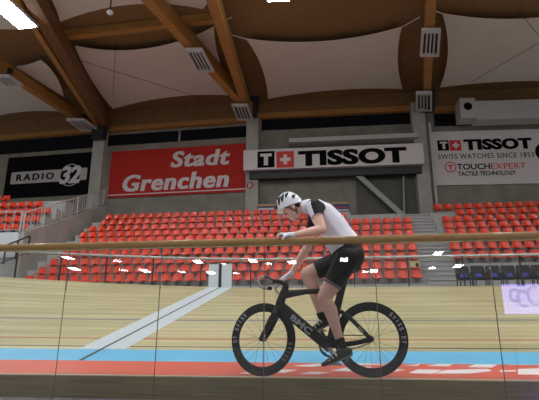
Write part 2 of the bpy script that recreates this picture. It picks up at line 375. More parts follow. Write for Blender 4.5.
# corrugated sheet and steel brace of the recess at the right of the middle bay
m = MB(); a0, a1 = B3.uv(356, 190)[0], B3.uv(416, 190)[0]; z0, z1 = B3.uv(386, 216)[1] - .4, B3.uv(386, 168)[1]
k = 40
for i in range(k): B3.rect(m, a0 + (a1 - a0) * i / k, a0 + (a1 - a0) * (i + .55) / k, z0, z1, .005, .06)
struct(obj('wall_cladding', m, 'corrugated'))
o = MB(); o.beam(B3.px(353, 174) + B3.n * .5, B3.px(403, 219) + B3.n * .5, .18, .3)
tag(obj('steel_brace', o, 'galvanised'), 'grey steel brace slanting down over the corrugated wall behind the seats', 'brace')
o = MB(); o.tube([B3.px(402.5, 168) + B3.n * .3, B3.px(403.5, 222) + B3.n * .3], .07); tag(obj('steel_post', o, 'galvanised'), 'thin upright steel post where the slanting wall brace ends', 'post')
o = MB(); q_ = B4.px(432, 190) + B4.n * .75; o.tube([Vector((q_.x, q_.y, B4.px(430.5, 128).z)), Vector((q_.x, q_.y, WALK))], .075); tag(obj('drain_pipe', o, 'grey_white'), 'pale vertical pipe running down beside the large white banner', 'pipe')

# ------------------------------------------------------------------ ceiling
CZ = 14.5
struct(obj('ceiling', MB().box((-34, 9.5, CZ), (30, 30, CZ + .3)), 'chipboard'))
def arc(p, q, bow, n=10):          # curved edge between two image points, bow in pixels to the right of p->q
    d = (q[0] - p[0], q[1] - p[1]); L = math.hypot(*d); nx, ny = -d[1] / L, d[0] / L
    return [(p[0] + d[0] * i / n + nx * bow * 4 * (i / n) * (1 - i / n), p[1] + d[1] * i / n + ny * bow * 4 * (i / n) * (1 - i / n)) for i in range(n)]
def sail(edges, lab):
    pts = []
    for e in edges: pts += arc(*e)
    w_ = [atz(x, y, CZ - .45) for x, y in pts]
    m = MB(); c = sum(w_, Vector()) / len(w_); n = len(w_)
    m.prism(w_, (0, 0, .03))
    tag(obj('ceiling_membrane', m, 'membrane'), lab, 'ceiling membrane', 'white ceiling membranes')
sail([((246, 39), (402, 27), 8.5), ((402, 27), (402.5, 89), 4.5), ((402.5, 89), (268, 99), 4), ((268, 99), (246, 39), 5)], 'white ceiling membrane stretched between the two plain beams above the long white sign')
sail([((442, 13.5), (548, 17), 4), ((548, 17), (548, 81), 0), ((548, 81), (440, 87.5), 2), ((440, 87.5), (442, 13.5), 7)], 'white ceiling membrane at far right with two thin wires crossing it')
sail([((75, 46), (214, 27), 12.5), ((214, 27), (238, 96), 6), ((238, 96), (113, 109), 6), ((113, 109), (75, 46), -3.5)], 'white ceiling membrane above the red banner, crossed by a slanting beam with a grille lamp')
sail([((16, 67), (41, 60), 1), ((41, 60), (64, 97), -4), ((64, 97), (16, 67), 0)], 'small triangular white ceiling membrane below the lit ceiling lamp')
sail([((-20, 62), (75, 113), 0), ((75, 113), (-20, 120), 5), ((-20, 120), (-20, 62), 0)], 'white ceiling membrane in the corner above the black banner')
sail([((46, -8), (216, -8), 0), ((216, -8), (203, 9), 0), ((203, 9), (60, 22), 11), ((60, 22), (46, -8), 2)], 'white ceiling membrane at the top edge, from which a small round lamp hangs')
sail([((-30, 30), (-30, -10), 0), ((-30, -10), (22, 30), 0), ((22, 30), (-30, 33), 2)], 'white ceiling membrane behind the lit ceiling lamp')
def rbeam(p, q, wd, h, lab, mt='glulam', zt=CZ - .5):
    m = MB(); A, B = atz(*p, zt - h / 2), atz(*q, zt - h / 2); m.beam(A, B, wd, h)
    o = obj('roof_beam', m, mt); struct(o); o['label'] = lab; return A, B
rbeam((256, 116), (136, -20), .42, .75, 'slanting wooden roof beam over the red banner carrying two grille lamps')
rbeam((248, 110), (208, -20), .42, .75, 'steep wooden roof beam meeting the slanting beam at the column of the long white sign')
rbeam((426, 108), (431, -16), .38, .75, 'wooden roof beam carrying two grille lamps above the right column')
rbeam((112, 139), (-20, 53), .40, .6, 'slanting wooden roof beam above the black banner')
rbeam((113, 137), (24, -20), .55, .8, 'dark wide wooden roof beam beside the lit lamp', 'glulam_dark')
rbeam((104, 131), (12, -16), .25, .8, 'wooden flank of the dark wide roof beam', 'glulam')
def purlin(p, q, lab):
    m = MB(); m.beam(atz(*p, CZ - .25), atz(*q, CZ - .25), .32, .4); struct(obj('roof_purlin', m, 'glulam'))
purlin((58, 36), (214, 18), '')
m = MB()
for c, y in ((B2, (105, 134)), (B3, (253, 112)), (B4, (424, 106))):
    q = c.px(*y) + c.n * .5; m = MB(); m.prism([q + Vector((-.38, 0, -.7)), q + Vector((.38, 0, -.7)), q + Vector((.5, 0, .6)), q + Vector((-.5, 0, .6))], (0, -.5, 0)); struct(obj('column_bracket', m, 'dark_steel'))

# ------------------------------------------------------------------ lamps
def grille_lamp(cx, cy, hw, hh, skew, lab, z=12.95, dark='lamp_dark', lit=False):
    """ceiling fixture: frame, reflector bed and four louvre bars; image size hw x hh, skew follows the beam"""
    cor = [(cx - hw - skew, cy - hh), (cx + hw - skew, cy - hh), (cx + hw + skew, cy + hh), (cx - hw + skew, cy + hh)]
    c = [atz(x, y, z) for x, y in cor]; ctr = sum(c, Vector()) / 4
    r = thing('ceiling_lamp', lab, 'ceiling lamp', ctr, 'grille ceiling lamps')
    def q(a, b_): return (c[0] * (1 - a) + c[1] * a) * (1 - b_) + (c[3] * (1 - a) + c[2] * a) * b_
    U = Vector((0, 0, 1)); f = MB()
    for a0, a1, b0, b1 in ((0, .12, 0, 1), (.88, 1, 0, 1), (.12, .88, 0, .09), (.12, .88, .91, 1)):
        p = [q(a0, b0), q(a1, b0), q(a1, b1), q(a0, b1)]; f.prism(p, U * .16)
    obj('frame', f, 'lamp_housing', r)
    f = MB(); f.prism([q(.1, .07) + U * .1, q(.9, .07) + U * .1, q(.9, .93) + U * .1, q(.1, .93) + U * .1], U * .1); obj('reflector', f, 'lit_tube' if lit else dark, r)
    for i in range(3):
        a = .26 + i * .2; f = MB(); f.prism([q(a, .07) + U * .03, q(a + .08, .07) + U * .03, q(a + .08, .93) + U * .03, q(a, .93) + U * .03], U * .07); obj('louvre_bar', f, 'lamp_housing', r)
    f = MB(); f.beam(ctr + Vector((0, 0, .2)), ctr + Vector((0, 0, .8)), .2, .2, up=Vector((0, 1, 0))); obj('bracket', f, 'dark_steel', r)
    return r
grille_lamp(199.5, 61.5, 8.5, 11, 6, 'white grille lamp on the slanting beam above the red banner, larger of that beam\'s two')
grille_lamp(242.5, 113.5, 8, 7.5, 3, 'white grille lamp at the column head where the long white sign begins')
grille_lamp(430.5, 44, 9.5, 13, -1, 'white grille lamp on the right roof beam, upper and larger of the two')
grille_lamp(424, 102.5, 8, 9, 0, 'white grille lamp on the right roof beam just above the column')
grille_lamp(83, 126, 9, 5.5, 8, 'ceiling lamp with a reddish grille above the black banner', dark='lamp_red')
grille_lamp(8, 82, 8, 5, 7, 'grille lamp at the left edge below the slanting beam')
def bar_lamp(cor, lab, z, group='lit ceiling lamps'):
    c = [atz(x, y, z) for x, y in cor]; return hall_lamp(c, lab, group)
def hall_lamp(c, lab, group='lit ceiling lamps'):
    ctr = sum(c, Vector()) / 4; r = thing('ceiling_lamp', lab, 'ceiling lamp', ctr, group); U = Vector((0, 0, 1))
    o_ = [ctr + (p - ctr) * 1.1 for p in c]
    f = MB(); f.prism([p + U * .035 for p in o_], U * .15); obj('housing', f, 'lamp_housing', r)
    f = MB(); f.prism(c, U * .03); obj('diffuser', f, 'lit_tube', r)
bar_lamp([(35.5, 26.8), (18.6, 28.7), (-22, -6), (-6, -12)], 'brightly lit long ceiling lamp in the top left corner', 13.0)
bar_lamp([(268, 1.6), (289, 1.2), (287, -10), (268, -9)], 'lit ceiling lamp at the top edge glowing against the brown ceiling', 13.6)
n_ = 0
for X in (-10.5, -5.2, 0.1, 5.4, 10.7):
    for Y, Z in ((1.0, 12.6), (8.2, 12.9)):
        n_ += 1
        hall_lamp([Vector((X - .3, Y - .9, Z)), Vector((X + .3, Y - .9, Z)), Vector((X + .3, Y + .9, Z)), Vector((X - .3, Y + .9, Z))], 'lit ceiling lamp over the near track straight, outside the view', 'hall lamps over the track')
# small pendant and wires
pl_ = atz(110, 12.5, 12.6); r = thing('pendant_lamp', 'small white round lamp hanging on a cable from the top white membrane', 'lamp', pl_)
f = MB(); f.ball(pl_, (Vector((.13, 0, 0)), Vector((0, .13, 0)), Vector((0, 0, .1)))); obj('shade', f, 'white_paint', r, True)
f = MB(); f.tube([pl_ + Vector((0, 0, .08)), pl_ + Vector((.1, -.2, .8)), pl_ + Vector((.25, -.4, 1.6))], .03); obj('cable', f, 'cable_black', r)
def wire(p, q, z, lab, r_=.012):
    m = MB(); m.tube([atz(*p, z), atz(*q, z)], r_, 5); tag(obj('bracing_wire', m, 'cable_black'), lab, 'wire')
wire((78, 60), (218, 103), 13.6, 'thin bracing wire slanting under the membrane above the red banner')
wire((115.5, 40), (113, 100), 13.6, 'thin wire hanging straight under the membrane above the red banner')
wire((471, 82), (539, 43), 13.6, 'thin wire rising to the right across the far right membrane')
wire((516, 8), (539, 36), 13.6, 'thin wire falling to the right across the far right membrane')

for p_, q_, lab_ in (((402, 27), (420, 17), 'white tie from the corner of the middle ceiling membrane to the right beam'), ((442, 13.5), (433, 10), 'white tie from the corner of the far right ceiling membrane to the beam'),
                     ((214, 27), (232, 17), 'white tie from the corner of the ceiling membrane to the steep beam'), ((246, 39), (228, 34), 'white tie from the left corner of the middle ceiling membrane to the steep beam')):
    m = MB(); m.tube([atz(*p_, CZ - .43), atz(*q_, CZ - .43)], .02, 6); tag(obj('membrane_tie', m, 'white_paint'), lab_, 'tie')
# ------------------------------------------------------------------ signs on the back wall
def board(name, pl, x0, x1, yt, yb, mt, lab, cat='banner', th=.08, ref=None, grp=None, off=.02):
    ref = ref or (x0 + x1) / 2; ym = (yt + yb) / 2
    fp = pl.shift(off + th)
    a0, a1 = fp.uv(x0, ym)[0], fp.uv(x1, ym)[0]; b0, b1 = fp.uv(ref, yb)[1], fp.uv(ref, yt)[1]
    r = thing(name, lab, cat, pl.pt(a0, b0, 0), grp); m = MB(); pl.rect(m, a0, a1, b0, b1, off, off + th); obj('panel', m, mt, r)
    return r, pl.shift(off + th), (a0, a1, b0, b1)
def patch(name, pl, x0, x1, yt, yb, mt, parent, d=.012, ref=None):
    ref = ref or (x0 + x1) / 2; ym = (yt + yb) / 2; m = MB()
    pl.rect(m, pl.uv(x0, ym)[0], pl.uv(x1, ym)[0], pl.uv(ref, yb)[1], pl.uv(ref, yt)[1], 0, d); return obj(name, m, mt, parent)
# radio sign
r, q, _ = board('sponsor_banner', B1, 6, 93, 155, 196, 'black_sign', 'black banner with a white bar and the number 32, left of the red banner')
m = MB(); ym = 176.2; a0, a1 = q.uv(11, 178)[0], q.uv(87, 174)[0]; b0, b1 = q.uv(50, 182)[1], q.uv(50, 170)[1]; rr = .12
pts = []
for cx_, cy_, s0 in ((a1 - rr, b1 - rr, 0), (a0 + rr, b1 - rr, 90), (a0 + rr, b0 + rr, 180), (a1 - rr, b0 + rr, 270)):
    pts += [q.pt(cx_ + rr * math.cos(math.radians(s0 + k_ * 22.5)), cy_ + rr * math.sin(math.radians(s0 + k_ * 22.5)), 0) for k_ in range(5)]
m.prism(pts, q.n * .012); obj('white_bar', m, 'grey_white', r)
m = MB(); a_, b_ = q.uv(70.5, 175); R_ = q.uv(70.5, 164)[1] - b_
q.disc(m, a_, b_, R_, .013, .02, 0); q.disc(m, a_, b_, R_ * .92, .021, .026, 1); obj('roundel', m, ['grey_white', 'black_sign'], r)
lettering('lettering', 'RADIO', q.shift(.013), 16.5, 54, 180, 173.5, 'black_ink', r, bold=.02, spacing=1.35, depth=.012, fat=.06)
lettering('number', '32', q.shift(.027), 60, 81, 183.5, 166, 'white_sign', r, bold=.03, shear=.2, spacing=.98, fat=.06, depth=.012)
# red sign
r, q, _ = board('sponsor_banner', B2, 110, 246, 147.5, 194.8, 'red_sign', 'large red banner with white slanted lettering between two columns')
lettering('lettering', 'Stadt', q, 171, 230, 166, 150, 'white_sign', r, bold=.02, shear=.16, spacing=1.1, fat=.07, depth=.012)
lettering('lettering', 'Grenchen', q, 123, 229, 189.5, 172.5, 'white_sign', r, bold=.02, shear=.16, spacing=1.1, fat=.07, depth=.012)
patch('white_stripe', q, 108.5, 246, 191.6, 192.6, 'white_sign', r)
def cross_logo(pl, parent, xa, xb, xc, xd, yt, yb):
    """black square with a T, red square with a white cross"""
    g = thing if False else None
    p1 = patch('black_square', pl, xa, xb, yt, yb, 'black_ink', parent); p2 = patch('red_square', pl, xc, xd, yt, yb, 'red_ink', parent)
    k = pl.shift(.012); a0, a1 = pl.uv(xa, yt)[0], pl.uv(xb, yt)[0]; xm = (xa + xb) / 2; b0, b1 = pl.uv(xm, yb)[1], pl.uv(xm, yt)[1]; W, H = a1 - a0, b1 - b0
    m = MB(); k.rect(m, a0 + W * .16, a1 - W * .16, b1 - H * .32, b1 - H * .15, 0, .01); k.rect(m, a0 + W * .38, a1 - W * .38, b0 + H * .14, b1 - H * .32, 0, .01); obj('letter', m, 'white_sign', p1 if False else parent)
    a0, a1 = pl.uv(xc, yt)[0], pl.uv(xd, yt)[0]; xm = (xc + xd) / 2; b0, b1 = pl.uv(xm, yb)[1], pl.uv(xm, yt)[1]; W, H = a1 - a0, b1 - b0
    m = MB(); k.rect(m, a0 + W * .4, a1 - W * .4, b0 + H * .2, b1 - H * .2, 0, .01); k.rect(m, a0 + W * .2, a0 + W * .4, b0 + H * .4, b1 - H * .4, 0, .01); k.rect(m, a1 - W * .4, a1 - W * .2, b0 + H * .4, b1 - H * .4, 0, .01); obj('cross', m, 'white_sign', parent)
# long white box sign
r, q, (a0, a1, b0, b1) = board('sponsor_sign', B3, 243.5, 424, 146.6, 166.8, 'white_sign', 'long white box sign with wide black letters over the stand', 'sign', th=.9, ref=334, off=.2)
cross_logo(q, r, 257.5, 274.5, 276.5, 294, 151.3, 167.6)
lettering('lettering', 'TISSOT', q, 298, 407, 164.4, 148.9, 'black_ink', r, bold=.045, spacing=1.06, depth=.012, fat=.06)
m = MB(); B3.rect(m, a0 + .3, a1 - .1, b0 - .45, b0 - .02, .2, .75); obj('shade_bar', m, 'dark_steel', r)  # dark bar standing in for the shade under the box sign
# right banner
r, q, _ = board('sponsor_banner', B4, 433, 560, 130.4, 184.3, 'white_sign', 'large white banner with black and red lettering at the right', ref=486)
cross_logo(q, r, 437.5, 448.8, 449.6, 461, 140.3, 150.6)
lettering('lettering', 'TISSOT', q, 463.5, 532, 149.5, 138.5, 'black_ink', r, bold=.045, spacing=1.06, fat=.06, depth=.012)
lettering('lettering', 'SWISS WATCHES SINCE 1853', q, 438, 534, 158.2, 153.2, 'black_ink', r, bold=.0, spacing=1.15, depth=.012)
m = MB(); a_, b_ = q.uv(450.5, 167); R_ = q.uv(450.5, 161.5)[1] - b_; q.disc(m, a_, b_, R_, 0, .008, 0); q.disc(m, a_, b_, R_ * .8, .009, .014, 1)
q.rect(m, a_ - R_ * .45, a_ + R_ * .45, b_ + R_ * .15, b_ + R_ * .4, .015, .02, 0); q.rect(m, a_ - R_ * .14, a_ + R_ * .14, b_ - R_ * .5, b_ + R_ * .15, .015, .02, 0); obj('roundel', m, ['red_ink', 'white_sign'], r)
lettering('lettering', 'TOUCH', q, 457, 490, 169.6, 163.6, 'black_ink', r, bold=.02, depth=.012)
lettering('lettering', 'EXPERT', q, 491, 526, 168.8, 163, 'red_ink', r, bold=.0, depth=.012)
lettering('lettering', 'TACTILE TECHNOLOGY', q, 458, 516, 175.4, 171, 'black_ink', r, bold=.02, depth=.012)
m = MB(); a_, b_ = q.uv(545, 152); R_ = q.uv(545, 143)[1] - b_; q.disc(m, a_, b_, R_, 0, .012); obj('black_roundel', m, 'black_ink', r)
# round letter sign on the column
k = B3.shift(.57); m0 = k.px(250, 185.5); r = thing('letter_sign', 'small round dark red sign with a white letter D on the column', 'sign', m0)
a_, b_ = k.uv(250, 185.5); R_ = k.uv(250, 181.5)[1] - b_; m = MB(); k.disc(m, a_, b_, R_, 0, .03, 0); k.disc(m, a_, b_, R_ * .86, .031, .04, 1); obj('disc', m, ['grey_white', 'banner_red'], r)
obj('letter', text_mb('D', k.pt(a_ - R_ * .38, b_ - R_ * .48, .041), k.u, k.v, R_ * .8, R_ * .96, bold=.04), 'white_sign', r)
# air duct
k = B4.shift(.5); r = thing('air_duct', 'long pale ventilation duct with a round dark opening, above the right banner', 'duct', k.px(456, 125))
m = MB(); a0, a1, a2 = k.uv(455, 112)[0], k.uv(470, 112)[0], k.uv(600, 112)[0]; b0, b1, b2 = k.uv(470, 126)[1], k.uv(470, 105)[1], k.uv(500, 107)[1]
k.rect(m, a1, a2, b0, b2, 0, .9); obj('duct', m, 'grey_white', r)
m = MB(); k.rect(m, a0, a1, b0 + .1, b1, 0, .95); obj('fan_box', m, 'grey_white', r)
m = MB(); k.disc(m, (a0 + a1) / 2, (b0 + b1) / 2 + .15, .24, .951, .97); obj('fan_opening', m, 'black_ink', r)
# coloured banner behind the rider at the top of the seats
k = Plane(at(310, 212, 25.9), -.5); r, q, (a0, a1, b0, b1) = board('stand_banner', k, 257, 350, 203.5, 218.5, 'banner_navy', 'low navy, white and tan banner standing behind the top seats', ref=304)
patch('tan_strip', q, 257, 350, 203.2, 205, 'banner_tan', r, ref=304); patch('white_strip', q, 257, 350, 213, 218.5, 'banner_grey', r, ref=304)
m = MB()
for x_ in (262, 345):
    c_ = k.px(x_, 216); m = MB(); m.box((c_.x - .05, c_.y - .06, FLOORZ[9]), (c_.x + .05, c_.y + .02, k.P.z + b0 + .02)); obj('foot', m, 'dark_steel', r)
patch('red_mark', q, 326, 347, 207, 208.2, 'banner_red', r); patch('pale_mark', q, 320, 349, 209.5, 211.2, 'banner_grey', r); patch('pale_mark', q, 258, 274, 208, 210, 'banner_grey', r)

# ------------------------------------------------------------------ left block: parapet, upper seats, railings
LX = -13.55
par = MB()
pts = [(19.4, WALK), (19.4, at(36, 232, 19.4).z), (26.8, at(91, 206, 26.8).z), (26.8, WALK)]
par.loft([[Vector((LX - .25, y, z)) for y, z in pts], [Vector((LX, y, z)) for y, z in pts]]); struct(obj('wall_parapet', par, 'concrete_pale'))
LZ = at(0, 233, 19.4).z
lp = [(19.4, WALK), (19.4, LZ)] 
lt = MB(); prof = [(19.4, WALK), (19.4, LZ - .1)]
LR = []
for i, py in enumerate((226.5, 219, 211.5, 204.5, 197.5)):
    Y = 20.0 + .8 * i; z = at(12, py, Y).z; LR.append((Y, z)); prof += [(Y - .4, z - .4), (Y + .4, z - .4)]
prof += [(23.6, WALK)]
lt.loft([[Vector((-24, y, z)) for y, z in prof], [Vector((LX - .25, y, z)) for y, z in prof]]); struct(obj('stand_steps', lt, 'tier_concrete'))
m = MB(); m.box((-24, 19.3, LZ - 1.1), (LX - .22, 19.4, LZ)); struct(obj('wall_fascia', m, 'white_paint'))
def railing(name, lab, pts, hgt, mt, nb=8, bars=True, posts=None):
    r = thing(name, lab, 'railing', pts[0]); P = [Vector(p) for p in pts]; U = Vector((0, 0, hgt))
    f = MB(); f.tube([p + U for p in P], .035); obj('top_rail', f, mt, r)
    f = MB(); f.tube([p + U * .12 for p in P], .02); obj('lower_rail', f, mt, r)
    L = P[-1] - P[0]; k = posts or 4
    for i in range(k + 1):
        q = P[0] + L * (i / k); f = MB(); f.tube([q, q + U], .04); obj('post', f, mt, r)
    if bars:
        tot = k * nb
        for i in range(tot):
            if i % nb: q = P[0] + L * (i / tot); f = MB(); f.tube([q + U * .12, q + U], .014, 5); obj('bar', f, mt, r)
    return r
railing('stair_railing', 'grey barred railing climbing along the concrete parapet', [Vector((LX - .12, 19.45, pts[1][1] - .02)), Vector((LX - .12, 26.6, pts[2][1] - .02))], .95, 'grey_white', 6, posts=5)
railing('stand_railing', 'pale railing in front of the upper left seats', [Vector((-19.5, 19.36, LZ)), Vector((LX - .2, 19.36, LZ))], .95, 'grey_white', 5, posts=3)
z0 = at(0, 246, 18.6).z; 
q0, q1 = at(-6, 250, 18.6), at(30, 236, 18.6)
railing('stair_handrail', 'dark handrail slanting up in front of the white fascia', [q0 - Vector((0, 0, .8)), q1 - Vector((0, 0, .8))], .8, 'dark_steel', bars=False, posts=3)

# ------------------------------------------------------------------ seats
def seat_mesh():
    m = MB(); nx = 8; prof = [(-.21, -.16), (-.2, -.13), (-.1, -.145), (.06, -.155), (.15, -.12), (.185, -.04), (.205, .06), (.22, .15), (.225, .185)]
    wds = [.17, .18, .19, .195, .197, .197, .193, .182, .15]
    front, back = [], []
    for (y, z), wd in zip(prof, wds):
        ra, rb = [], []
        for i in range(nx + 1):
            s = i / nx * 2 - 1; cv = .05 * s * s
            up = max(0, min(1, (z + .16) / .2)); yy = y - cv * up; zz = z + cv * .6 * (1 - up)
            ra.append(Vector((s * wd, yy, zz))); rb.append(Vector((s * wd, yy + .014 * up + .004, zz - .014 * (1 - up) - .003)))
        front.append(ra); back.append(rb)
    m.loft([a + b_[::-1] for a, b_ in zip(front, back)])
    m.box((-.05, .0, -.4), (.05, .2, -.16), 1)
    return m
sm = seat_mesh()
def ordinal(n): return '%d%s' % (n, 'th' if 10 < n % 100 < 14 else {1: 'st', 2: 'nd', 3: 'rd'}.get(n % 10, 'th'))
SEATS = []        # (distance, x, y, z, label, group)
for i in range(10):
    x0 = MX0 + (.0 + .065 * i); x1 = MX1 + .08 * i
    if i >= 8: x1 = .8
    n = int((x1 - x0) / .5); 
    if i == 9: x1 = .2
    for k in range(n):
        X = x1 - .25 - .5 * k
        if X < x0: break
        SEATS.append((X, rowY(i), rowZ(i), 'red plastic stand seat, %s from the aisle stairs, row %d up, central block' % (ordinal(k + 1), i + 1), 'red seats of the central block'))
for i in range(2, 10):
    x0 = [0, 0, 4.85, 4.95, 5.05, 5.15, 5.25, 5.35, 5.5, 5.3][i]
    if i == 8: x0 += .7
    for k in range(15):
        X = x0 + .25 + .5 * k
        q = Vector((X, rowY(i), rowZ(i))) - CAM
        if 269.5 + FPX * q.dot(RGT) / q.dot(FWD) > 550: break
        SEATS.append((X, rowY(i), rowZ(i), 'red plastic stand seat, %s from the aisle stairs, row %d up, right block' % (ordinal(k + 1), i - 1), 'red seats of the right block'))
for i, (Y, z) in enumerate(LR):
    for k in range(9):
        X = LX - .6 - .5 * k
        q = Vector((X, Y, z)) - CAM
        if 269.5 + FPX * q.dot(RGT) / q.dot(FWD) > (50, 50, 46, 38, 12)[i]: continue
        SEATS.append((X, Y, z, 'red plastic stand seat, %s from the parapet, row %d up, raised left block' % (ordinal(k + 1), i + 1), 'red seats of the raised left block'))
SEATS.sort(key=lambda s: (Vector(s[:3]) - CAM).dot(FWD))
proto = None; rest = MB()
for idx, (X, Y, Z, lab, grp) in enumerate(SEATS):
    if idx < 300:
        if proto is None:
            o = proto = obj('stadium_seat', sm, ['seat_red', 'bracket_grey'], None, True)
        else:
            o = proto.copy(); COL.objects.link(o)
        o.location = (X, Y, Z); tag(o, lab, 'seat', grp)
    else:
        rest.add([p + Vector((X, Y, Z)) for p in sm.v], sm.f); rest.m[-1] = 1
o = obj('stadium_seats', rest, ['seat_red', 'bracket_grey'], None, True); o['kind'] = 'stuff'
tag(o, 'red plastic seats in the topmost rows and the raised left block', 'seats')
# one seat cover with a photo print on the last seat before the aisle
c = [s for s in SEATS if s[3].startswith('red plastic stand seat, 1st') and 'row 2 up, central' in s[3]][0]
m = MB(); m.box((c[0] - .2, c[1] + .1, c[2] - .12), (c[0] + .2, c[1] + .135, c[2] + .16), 0); m.box((c[0] - .13, c[1] + .09, c[2] - .06), (c[0] - .02, c[1] + .1, c[2] + .1), 1); m.box((c[0] + .04, c[1] + .09, c[2] - .08), (c[0] + .14, c[1] + .1, c[2] + .08), 2)
tag(obj('seat_poster', m, ['seat_photo', 'white_paint', 'cable_black']), 'small yellow and white printed sheet propped on a red seat by the aisle', 'poster')

# ------------------------------------------------------------------ dark chairs behind the fence at the right
CY = 16.6
zb = at(495, 292, CY).z
platform = MB().box((4.5, CY - .8, WALK), (16, rowY(2) - .38, zb)); struct(obj('floor_platform', platform, 'concrete_pale'))
chair0 = None
def dup(root):
    r = root.copy(); COL.objects.link(r)
    for ch in list(root.children):
        c_ = ch.copy(); COL.objects.link(c_); c_.parent = r
    return r
def make_chair(loc):
    r = thing('stacking_chair', '', 'chair', loc, 'dark chairs behind the fence'); P = Vector(loc)
    f = MB()
    for s in (-1, 1):
        f.tube([P + Vector((s * .21, -.22, 0)), P + Vector((s * .21, -.2, .42)), P + Vector((s * .21, .2, .42)), P + Vector((s * .21, .24, .0))], .02)
        f.tube([P + Vector((s * .21, -.2, .42)), P + Vector((s * .216, -.18, .62)), P + Vector((s * .216, .15, .64)), P + Vector((s * .21, .22, .45))], .016)
    f.tube([P + Vector((-.21, .2, .42)), P + Vector((-.21, .3, .8)), P + Vector((-.2, .31, .87)), P + Vector((.2, .31, .87)), P + Vector((.21, .3, .8)), P + Vector((.21, .2, .42))], .026)
    obj('frame', f, 'chair_steel', r, True)
    f = MB(); f.limb([(P + Vector((0, -.2, .44)), .03, .22), (P + Vector((0, .2, .43)), .03, .22)], lat=Vector((1, 0, 0)), power=5); obj('seat', f, 'chair_fabric', r, True)
    f = MB(); f.limb([(P + Vector((0, .21, .48)), .02, .21), (P + Vector((0, .27, .68)), .02, .22), (P + Vector((0, .3, .84)), .02, .2)], lat=Vector((1, 0, 0)), power=5); obj('backrest', f, 'chair_fabric', r, True)
    f = MB(); f.prism([P + Vector((-.1, .16, .5)), P + Vector((.1, .16, .5)), P + Vector((.06, .19, .62)), P + Vector((-.07, .19, .61))], (0, -.02, .006)); obj('blue_emblem', f, 'chair_blue', r)
    return r
cpos = [at(465.8 + 15.7 * k, 285, CY) for k in range(6)]
for k, c in enumerate(cpos):
    if k == 0: o = chair0 = make_chair(Vector((c.x, CY, zb)))
    else: o = dup(chair0)
    o.location = (c.x, CY, zb); o['label'] = 'dark tubular chair with a blue emblem behind the fence, %s from the aisle stairs' % ordinal(k + 1)

# ------------------------------------------------------------------ outer fence along the track
def ft(X): return track_z(X, OUT)
fx = [-14.5 + 1.25 * i for i in range(25)]
FH = .70
r = thing('track_fence', 'long low clear-panelled fence with a steel top rail along the outer track edge', 'fence', (-2.5, OUT + .05, ft(-2.5)))
f = MB(); f.tube([Vector((x, OUT + .05, ft(x) + FH)) for x in fx], .032); obj('top_rail', f, 'steel', r, True)
for x in fx:
    f = MB(); f.box((x - .013, OUT + .03, ft(x) - .05), (x + .013, OUT + .07, ft(x) + FH - .03)); obj('post', f, 'dark_steel', r)
for xa, xb in zip(fx[:-1], fx[1:]):
    f = MB(); f.hexa([Vector((xa + .03, OUT + .045, ft(xa) + .02)), Vector((xb - .03, OUT + .045, ft(xb) + .02)), Vector((xb - .03, OUT + .055, ft(xb) + .02)), Vector((xa + .03, OUT + .055, ft(xa) + .02)),
                      Vector((xa + .03, OUT + .045, ft(xa) + FH - .06)), Vector((xb - .03, OUT + .045, ft(xb) + FH - .06)), Vector((xb - .03, OUT + .055, ft(xb) + FH - .06)), Vector((xa + .03, OUT + .055, ft(xa) + FH - .06))]); obj('clear_panel', f, 'fence_glass', r)
r = thing('line_board', 'white upright board with a black centre line continuing the painted line up the fence', 'board', (-2.74, OUT, ft(-2.74)))
f = MB(); zt = at(220, 264.5, OUT).z; f.box((-3.02, OUT - .06, ft(-2.74) - .02), (-2.45, OUT - .02, zt)); obj('panel', f, 'line_white', r)
f = MB(); f.box((-2.77, OUT - .07, ft(-2.74)), (-2.70, OUT - .06, zt)); obj('centre_line', f, 'line_black', r)

# ------------------------------------------------------------------ near barrier: glass panels and wooden handrail
GB, GT = Vector((0, 4.315, -.2)), Vector((0, 4.335, 1.17))
rz = [at(x, y, 4.325).z for x, y in ((40, 247.5), (320, 240.8), (500, 236.6))]; RZ = sum(rz) / 3
r = thing('glass_barrier', 'glass balustrade with a wooden handrail between the viewer and the rider', 'barrier', (0, 4.325, -.2))
f = MB(); hw, hh = .034, .033
sec = []
for x in (-6, 5):
    sec.append([Vector((x, 4.325 + a * hw, RZ + b_ * hh)) for a, b_ in ((-1, -.6), (-.7, -1), (.7, -1), (1, -.6), (1, .6), (.7, 1), (-.7, 1), (-1, .6))])
f.loft(sec); obj('handrail', f, 'rail_wood', r, True)
seams = [at(x, 320, 4.325).x for x in (62, 158, 264, 378, 497)]
seams = [seams[0] - 1.9, seams[0] - .95] + seams + [seams[-1] + 1.1, seams[-1] + 2.2]
for xa, xb in zip(seams[:-1], seams[1:]):
    f = MB(); g = .004
    f.hexa([(xa + g, GB.y - .005, GB.z), (xb - g, GB.y - .005, GB.z), (xb - g, GB.y + .005, GB.z), (xa + g, GB.y + .005, GB.z),
            (xa + g, GT.y - .005, RZ - .03), (xb - g, GT.y - .005, RZ - .03), (xb - g, GT.y + .005, RZ - .03), (xa + g, GT.y + .005, RZ - .03)])
    obj('glass_panel', f, 'barrier_glass', r)
for xa in seams[1:-1]:
    f = MB(); f.beam(Vector((xa, GB.y, GB.z)), Vector((xa, GT.y, RZ - .03)), .006, .012, up=Vector((0, 1, 0))); obj('joint_strip', f, 'joint_grey', r)

